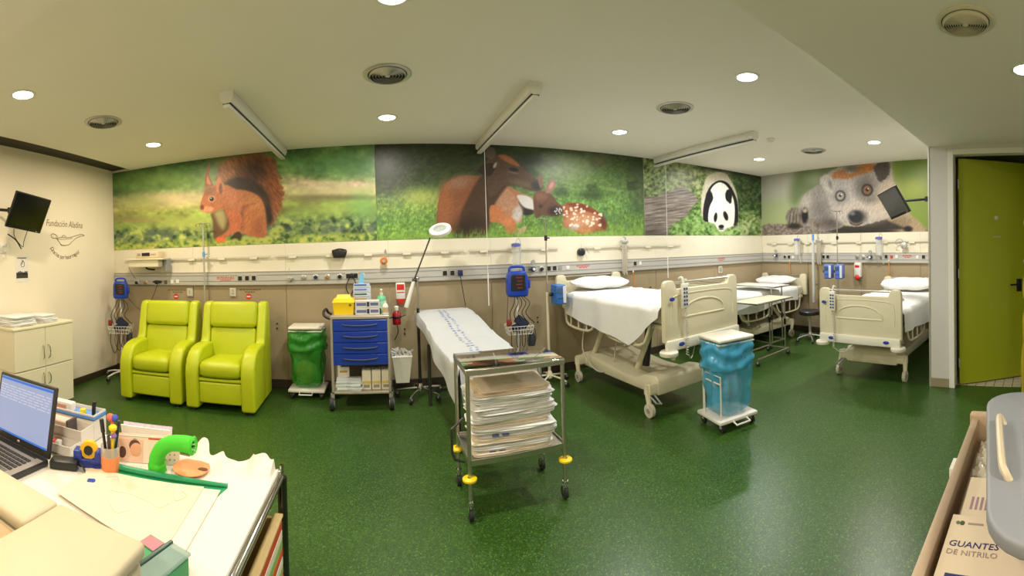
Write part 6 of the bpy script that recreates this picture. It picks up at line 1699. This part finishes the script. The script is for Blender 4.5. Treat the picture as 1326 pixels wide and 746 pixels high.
# tape dispenser
t = thing('tape_dispenser', 'blue tape dispenser with yellow tape roll on the desk', 'tape dispenser', (-1.085, 1.262, dz+.001), .45)
MB().prism([(-.055, 0), (.055, 0), (.055, .05), (.045, .062), (.032, .062), (.028, .03), (-.02, .03), (-.024, .062), (-.055, .062)], -.024, .024, 'y', .004, 2).build('body', mat('tape_blue', (40, 60, 150), .35), t)
MB().lathe([(.018, -.012), (.034, -.012), (.034, .012), (.018, .012), (.018, -.012)], n=24, M=Matrix.Translation((.004, 0, .062)) @ Matrix.Rotation(PI/2, 4, 'X')).build('tape_roll', mat('tape_yellow', (240, 190, 30), .4), t)
MB().cyl((.004, -.016, .062), (.004, .016, .062), .018, n=14).build('core', black_pl, t)
# pencil cup and pens
cupx, cupy = -.985, 1.275
t = thing('pencil_cup', 'orange translucent pencil cup on the desk', 'cup', (cupx, cupy, dz+.001))
MB().lathe([(0, 0), (.033, 0), (.034, .003), (.036, .062), (.033, .062), (.031, .004), (0, .004)], n=24).build('orange_base', mat('cup_orange', (236, 140, 84), .4), t)
MB().lathe([(.036, .062), (.0375, .098), (.0355, .098), (.034, .062)], n=24).build('clear_rim', mat('cup_clear', (214, 206, 196), .15, var=0, alpha=.4), t)
for k, (nm, c, dx, dy, L, lab) in enumerate((('pen', (30, 28, 30), -.018, -.012, .19, 'thick black marker leaning in the pencil cup'), ('pen', (60, 56, 60), .005, -.012, .14, 'short dark ball pen in the pencil cup'), ('pen', (40, 44, 56), .022, .012, .185, 'slim navy pen leaning in the pencil cup'), ('pen', (120, 170, 80), .014, .0, .15, 'green pen in the pencil cup'), ('pen', (230, 190, 40), .016, -.006, .165, 'yellow pen with a flower head in the pencil cup'), ('pen', (220, 110, 110), .0, .012, .185, 'pink pen with a coloured pompom in the pencil cup'))):
    t = thing(nm, lab, 'pen', (cupx+dx*.4, cupy+dy*.5, dz+.007), group='pens in the pencil cup')
    tip = Vector((dx, dy, L))
    MB().cyl((0, 0, 0), tip*.8, .0058, n=8).build('barrel', mat('pen_%d' % k, c, .4), t)
    MB().cyl(tip*.75, tip, .0065 if k else .0085, n=8).build('cap', mat('pen_%d' % k, c, .4), t)
    if k == 4: MB().ball(tip, (.017, .017, .013), 10).build('flower', yellow_pl, t); MB().ball(tip+Vector((.006, -.004, -.028)), (.012, .012, .01), 8).build('bead', mat('bead_purple', (130, 90, 160), .5), t)
    if k == 5: MB().ball(tip+Vector((-.008, 0, .004)), (.02, .014, .016), 10).build('pompom', mat('pompom_coral', (226, 110, 100), .8), t); MB().ball(tip+Vector((.012, 0, .006)), (.014, .013, .014), 10).build('pompom_side', mat('pompom_blue', (70, 90, 190), .8), t)
# standing photo card, patterned card behind
t = thing('photo_calendar', 'standing pale pink card with a portrait photo on the desk', 'calendar', (-.895, 1.40, dz+.001), .36)
Mc = Matrix.Rotation(-.22, 4, 'X')
MB().box((-.125, -.002, 0), (.125, .002, .105), M=Mc).build('card', mat('card_pink', (238, 214, 196), .6), t, smooth=False)
MB().box((-.12, -.0030, .004), (-.02, -.0019, .085), M=Mc).build('photo_area', mat('photo_peach', (232, 190, 164), .6), t, smooth=False)
MB().ball((-.055, -.0024, .062), (.028, .0012, .026), 16, M=Mc).build('dark_hair', mat('photo_brown', (90, 58, 42), .6), t)
MB().ball((-.05, -.0032, .048), (.024, .0010, .026), 16, M=Mc).build('face_patch', mat('photo_skin', (226, 164, 128), .6), t)
MB().ball((-.105, -.0030, .035), (.016, .0010, .022), 14, M=Mc).build('dark_patch', mat('photo_brown', (90, 58, 42), .6), t)
g = MB()
for i in range(5):
    for j in range(4): g.box((.03+i*.018, -.0028, .015+j*.018), (.036+i*.018, -.0019, .021+j*.018), M=Mc)
g.build('date_grid', mat('grid_grey', (170, 150, 140), .6), t, smooth=False)['kind'] = 'stuff'
MB().box((.0, -.0028, .088), (.06, -.0019, .094), M=Mc).build('red_heading', red_m, t, smooth=False)
MB().box((-.12, .04, 0), (.12, .044, .09), M=Matrix.Rotation(.25, 4, 'X')).build('back_flap', mat('card_pink', (238, 214, 196), .6), t, smooth=False)
t = thing('patterned_card', 'white card with purple confetti pattern behind the photo card', 'card', (-.955, 1.475, dz+.001), .20)
MB().box((-.11, -.002, 0), (.11, .002, .11), M=Matrix.Rotation(-.3, 4, 'X')).build('card', mat('confetti_card', (244, 238, 240), .6, col2=(190, 160, 205), scale=70), t, smooth=False)
MB().box((-.11, .02, 0), (.11, .024, .10), M=Matrix.Rotation(.2, 4, 'X')).build('stand', paper_m, t, smooth=False)
# green bent toy
gm_ = mat('bright_green_felt', (70, 200, 46), .7, var=.08, scale=40, bump=.3, bscale=90)
t = thing('green_toy', 'bright green bent tube toy with a frayed open end on the desk', 'toy', (-.825, 1.358, dz+.006))
A_ = [Vector((0, 0, 0)), Vector((-.004, .0, .04)), Vector((.016, .0, .085)), Vector((.055, .006, .112)), Vector((.105, .012, .118)), Vector((.135, .014, .116))]
MB().tube(A_, .030, 16, smooth=6, taper=[1.15, 1.0, .95, .95, .95, .98, 1.0]).build('trunk', gm_, t)
e = A_[-1]
MB().lathe([(.014, 0), (.030, .0), (.034, .008), (.028, .014), (.014, .008)], n=20, M=Matrix.Translation(e) @ Matrix.Rotation(PI/2, 4, 'Y')).build('rim', gm_, t)
f = MB(); r = random.Random(6)
for k in range(26):
    a = r.uniform(0, 6.28); rr = r.uniform(.008, .028); p = e+Vector((0, rr*math.cos(a), rr*math.sin(a)))
    f.tube([p, p+Vector((r.uniform(.008, .02), r.uniform(-.006, .006), r.uniform(-.006, .006)))], .0022, 5)
f.build('fringe', mat('pale_green_fringe', (150, 214, 130), .7), t)['kind'] = 'stuff'
t = thing('orange_dish', 'orange rounded dish with a brown spot beside the green toy', 'dish', (-.715, 1.42, dz+.005), .3)
MB().lathe([(0, 0), (.05, 0), (.068, .008), (.07, .012), (.05, .016), (0, .018)], n=28).build('dish', mat('dish_orange', (234, 150, 96), .5), t)
MB().ball((.045, -.02, .015), (.02, .012, .005), 12).build('brown_spot', mat('spot_brown', (110, 60, 36), .6), t)
# folder, drawings, cloth
t = thing('green_folder', 'green folder lying under the large drawing', 'folder', (-.80, 1.20, dz+.001))
def quadslab(pts, z0, z1, m, nm, par, off):
    b = MB(); n = len(pts)
    vs = [(p[0]-off[0], p[1]-off[1], z0) for p in pts]+[(p[0]-off[0], p[1]-off[1], z1+(p[2] if len(p) > 2 else 0)) for p in pts]
    b._add(vs, [tuple(range(n))[::-1], tuple(range(n, 2*n))]+[(i, (i+1) % n, n+(i+1) % n, n+i) for i in range(n)])
    return b.build(nm, m, par, smooth=False)
quadslab([(-1.0, 1.10), (-.60, 1.10), (-.545, 1.355), (-.99, 1.285)], 0, .004, mat('folder_green', (44, 150, 100), .4), 'cover', t, (-.80, 1.20))
MB().tube([(-.19, .088, .014), (.06, .128, .013), (.255, .158, .010)], .011, 8, taper=[1.2, 1.0, .8, .6, .5]).build('spine_edge', mat('folder_green', (44, 150, 100), .4), t)
drw = mat('drawing_paper', (224, 208, 180), .75, var=.04, scale=20)
t = thing('drawing_sheet', 'cream sheet beneath the large drawing, sticking out at its edge', 'paper', (-.80, 1.15, dz+.006))
quadslab([(-1.0, 1.06), (-.535, .99), (-.56, 1.33), (-.98, 1.26)], 0, .0015, mat('drawing_paper2', (232, 220, 198), .75, var=.03), 'sheet', t, (-.80, 1.15))
t = thing('drawing_sheet', 'large cream drawing sheet with faint pencil lines on the desk', 'paper', (-.80, 1.15, dz+.0085))
quadslab([(-1.03, 1.03), (-.585, .965), (-.62, 1.325), (-1.05, 1.235)], 0, .002, drw, 'sheet', t, (-.80, 1.15))
for k, pts in enumerate(([(-.16, .06), (-.13, .09), (-.10, .06)], [(.10, .10), (.13, .06), (.15, .10), (.12, .12)], [(-.05, -.06), (.0, -.09), (.03, -.05)], [(.05, .02), (.10, .0), (.12, .04)], [(-.1, 0), (-.02, .02), (.06, .01)])):
    MB().tube([(x, y, .0022) for x, y in pts], .0007, 4, smooth=5).build('pencil_line', mat('pencil_grey', (176, 164, 140), .8), t)
r = random.Random(8)
def cloth_fn(u, v):
    x = -.755+.35*u; y = .90+.64*v
    rag = .020*math.sin(11*u+1)+.015*math.sin(23*u)+.01*math.sin(37*u+2)
    up = max(0, (v-.80)/.20)
    z = .002+.030*up**1.3*(1+.8*math.sin(8*u+.5)+.5*math.sin(19*u))*1.0 + .006*max(0, v-.6)*math.sin(14*u+9*v)
    if u > .97: z = min(z, .004)
    if x < -.60 and v < .66: z = .0015
    return (x+.0*up, y+rag*up*1.2, max(z, .0015))
t = tag(MB().grid(cloth_fn, 70, 50).build('paper_cover', mat('cover_paper', (230, 220, 204), .8, var=.03, bump=.2, bscale=30), ang=60), 'white crumpled paper cover on the desk edge', 'paper')
t.location = (0, 0, dz+.0005)
# green box and printer
t = thing('green_box', 'small dark green box with a glassy lid beside the printer', 'box', (-.575, .885, dz+.0035), -.25)
MB().box((-.07, -.08, 0), (.07, .08, .05), .005, 1).build('tub', mat('box_green', (24, 140, 80), .35), t)
MB().box((.012, -.083, .0505), (.074, .083, .060), .003, 1).build('glass_lid', mat('box_glass', (150, 176, 168), .1, alpha=.6), t, smooth=False)
MB().box((.0, -.084, .0505), (.012, .084, .062), .002, 1).build('dark_bar', mat('box_dark', (16, 60, 44), .3), t, smooth=False)
MB().box((-.06, .03, .0505), (-.01, .07, .053)).build('picture', mat('box_picture', (150, 120, 170), .5, col2=(214, 120, 60), scale=60), t, smooth=False)
pm = mat('printer_beige', (192, 180, 150), .5, var=.03)
pr = thing('printer', 'beige desktop printer at the edge of the desk', 'printer', (-.72, .44, dz+.001))
MB().box((-.30, -.20, 0), (.27, .24, .225), .015, 2).build('body', pm, pr)
MB().box((.045, -.21, .226), (.275, .245, .258), .012, 3).build('front_lid', pm, pr)
MB().box((-.305, .135, .226), (.041, .245, .256), .010, 3).build('rear_lid', pm, pr)
MB().box((-.30, -.20, .226), (.041, .128, .232), .002, 1).build('paper_bay', mat('printer_bay', (176, 150, 112), .6), pr, smooth=False)
MB().box((.272, -.18, .05), (.278, .20, .17), .004, 1).build('side_panel', mat('printer_grey', (150, 150, 132), .5), pr)
# ================================================================= TROLLEY AND BAG HOLDER AT THE RIGHT EDGE
bt = mat('beige_tray', (176, 152, 124), .5, var=.04)
tr_ = thing('supply_trolley', 'beige supply trolley with a shallow tray in the right foreground', 'trolley', (1.08, .10, 0))
x0, x1, y0, y1, zr = -.50, .36, -.115, .137, .92
MB().box((x0, y0, .815), (x1, y1, .83), .002, 1).build('tray_floor', bt, tr_, smooth=False)
MB().box((x0, y1-.026, .80), (x1, y1, zr), .006, 2).build('tray_rim', bt, tr_)
MB().box((x0, y0, .80), (x1, y0+.026, zr), .006, 2).build('tray_rim', bt, tr_)
MB().box((x1-.005, y0, .80), (x1+.028, y1+.008, zr+.018), .012, 3).build('tray_end', bt, tr_)
MB().box((x0-.028, y0, .80), (x0+.005, y1+.008, zr+.018), .012, 3).build('tray_end', bt, tr_)
MB().box((x0+.03, y0+.01, .12), (x1-.03, y1-.02, .80), .006, 1).build('cabinet', mat('trolley_body', (190, 176, 150), .5), tr_, smooth=False)
MB().box((x1+.03, -.03, .80), (x1+.15, .045, .945), .010, 2).build('end_handle', mat('dark_brown_plastic', (70, 54, 50), .45), tr_)
MB().box((.04, y1, .84), (.10, y1+.012, .91), .001, 1).build('label_holder', paper_m, tr_, smooth=False)
for sx in (x0+.07, x1-.07):
    for sy in (y0+.04, y1-.06):
        w = MB(); f = MB(); caster(w, f, sx, sy, .05, .026)
        cf = f.build('caster', grey_pl, tr_); w.build('wheel', dark_rub, cf)
# glove boxes
cart_ = mat('glove_box_cream', (238, 218, 186), .55, var=.02)
navy = mat('print_navy', (40, 44, 110), .5)
def M_floor(x, y, z): return Matrix.Translation((x, y, z)) @ Matrix.Rotation(-PI/2, 4, 'Z')     # reads from -x, facing up
gx = .845
t = thing('glove_box', 'cream glove box with blue stripe lying in the trolley tray', 'box', (gx, .095, .831))
MB().box((-.095, -.095, 0), (.095, .105, .075), .002, 1).build('carton', cart_, t, smooth=False)
MB().box((-.092, -.092, .0752), (-.080, .085, .0758)).build('blue_stripe', navy, t, smooth=False)
text_mesh('title', 'GUANTES', .024, navy, t, M_floor(.0, .096, .0755), align='LEFT', shear=.15)
text_mesh('subtitle', 'DE NITRILO', .020, mat('print_grey', (170, 150, 140), .5), t, M_floor(-.024, .096, .0755), align='LEFT')
text_mesh('small_print', 'SANITARIO', .011, mat('print_grey', (170, 150, 140), .5), t, M_floor(.065, .06, .0755), align='LEFT') if False else None
b = MB(); b.ball((.066, .078, .0755), (.008, .006, .0008), 10); b.build('green_mark', mat('mark_green', (60, 90, 40), .5), t)
MB().ball((.066, .088, .0755), (.006, .005, .0008), 10).build('grey_mark', mat('mark_dark', (120, 116, 96), .5), t)
MB().box((.063, .03, .0752), (.069, .065, .0757)).build('small_print', mat('print_grey', (170, 150, 140), .5), t, smooth=False)
MB().ball((-.0955, .06, .055), (.0008, .010, .010), 10).build('front_mark', mat('mark_green', (60, 90, 40), .5), t)
MB().box((-.0957, -.02, .05), (-.0945, .045, .06)).build('front_print', mat('print_grey', (170, 150, 140), .5), t, smooth=False)
t = thing('glove_box', 'second cream glove box behind the striped one in the tray', 'box', (1.045, .085, .831))
MB().box((-.10, -.095, 0), (.08, .105, .06), .002, 1).build('carton', cart_, t, smooth=False)
for k in range(4): MB().box((-.06, .085-.012*k, .0602), (-.01, .079-.012*k, .0607)).build('print_line', mat('print_mauve', (170, 140, 150), .5), t, smooth=False)
t = thing('plastic_pack', 'crinkled clear plastic pack at the end of the trolley tray', 'packet', (1.255, .09, .831))
def pk(u, v):
    x = -.115+.23*v; y = .10-.19*u
    return (x, y, .045+.018*math.sin(PI*u)*math.sin(PI*v)+.007*math.sin(31*u+17*v)+.006*math.sin(13*u-41*v)+.004*math.sin(57*v))
MB().grid(pk, 40, 46).build('film', mat('crinkle_film', (230, 224, 206), .12, var=.05, alpha=.75, spec=.9), t, ang=20)
MB().box((-.11, -.085, 0), (.11, .095, .038), .004, 1).build('contents', mat('pack_cream', (228, 216, 188), .6), t, smooth=False)
MB().box((.02, .05, .0385), (.07, .07, .0392)).build('faint_print', mat('print_mauve', (170, 140, 150), .5), t, smooth=False)
# bag holder with grey lid
bh = thing('waste_bag_holder', 'waste bag holder with a grey rounded lid and blue bag beside the trolley', 'waste bin', (.93, -.122, 0), .125)
gl = mat('grey_lid', (140, 142, 148), .45, var=.03)
out = []
for (cx_, cy_, a0) in ((.235, .145, 0), (-.215, .145, PI/2), (-.215, -.145, PI), (.235, -.145, 1.5*PI)):
    for k in range(7):
        a = a0+PI/2*k/6; out.append((cx_+.095*math.cos(a), cy_+.095*math.sin(a)))
MB().prism(out, 1.062, 1.092, 'z', .008, 3).build('lid', gl, bh)
MB().tube([(.11, .195, 1.088), (.11, .205, 1.108), (.08, .21, 1.114), (-.10, .21, 1.114), (-.13, .205, 1.108), (-.13, .195, 1.088)], .008, 8, smooth=3).build('lid_handle', mat('handle_cream', (214, 198, 170), .4), bh)
ringm = alu
MB().tube([(x*.9, y*.85, 1.05) for x, y in out], .008, 6, closed=True).build('ring', ringm, bh)
MB().cyl((.0, -.25, .08), (.0, -.25, 1.06), .016, n=10).build('post', alu, bh)
MB().box((-.2, -.28, .03), (.2, .02, .06), .006, 1).build('foot_plate', grey_pl, bh)
for sx in (-1, 1):
    for sy in (-.26, .0): MB().ball((sx*.17, sy, .018), .018, 10).build('foot_wheel', dark_rub, bh)
nb = mat('navy_bag', (42, 52, 160), .25, var=.1, scale=14, alpha=.92, bump=.5, bscale=28, spec=.6)
o = bag(MB(), .54, .38, .50, .34, .945, 1.058, 5, amp=.014, n=50, rows=10).build('bag_collar', nb, bh, weld=1e-5, ang=80); o.location = (.01, -.01, 0)
o = bag(MB(), .40, .22, .46, .24, .10, .99, 6, n=44, rows=22).build('bag', nb, bh, weld=1e-5, ang=80); o.location = (.01, -.115, 0)
MB().ball((-.235, .15, 1.02), (.03, .022, .022), 12).build('bag_knot', nb, bh)
# yellow aprons hanging beside the door
t = thing('apron_stand', 'stand of hanging yellow plastic aprons beside the green door', 'apron stand', (4.02, .10, 0))
MB().cyl((0, -.03, .04), (0, -.03, 1.85), .02, n=12).build('post', black_pl, t)
MB().lathe([(0, 0), (.12, 0), (.12, .02), (.03, .04), (0, .04)], n=20).build('base', black_pl, t)
ya = mat('yellow_apron', (176, 156, 40), .35, var=.15, scale=9, bump=.3, bscale=20)
for k, (z1, z0, yo) in enumerate(((1.80, 1.45, .02), (1.50, 1.0, .035), (1.10, .60, .04), (.75, .06, .055))):
    def fa(u, v, z1=z1, z0=z0, yo=yo, k=k):
        a = 2*PI*u
        w = .018+.024*v+.010*math.sin(5*a+k+4*v)+.007*math.sin(9*v+k)
        return (w*math.cos(a)*1.1, yo+w*math.sin(a)*.9-.02, z1+(z0-z1)*v)
    MB().grid(fa, 26, 14, True).build('apron', ya, t, ang=60)
for z in (1.72, 1.35): MB().ball((0, .035, z), (.02, .015, .03), 10).build('white_tag', white_pl, t)
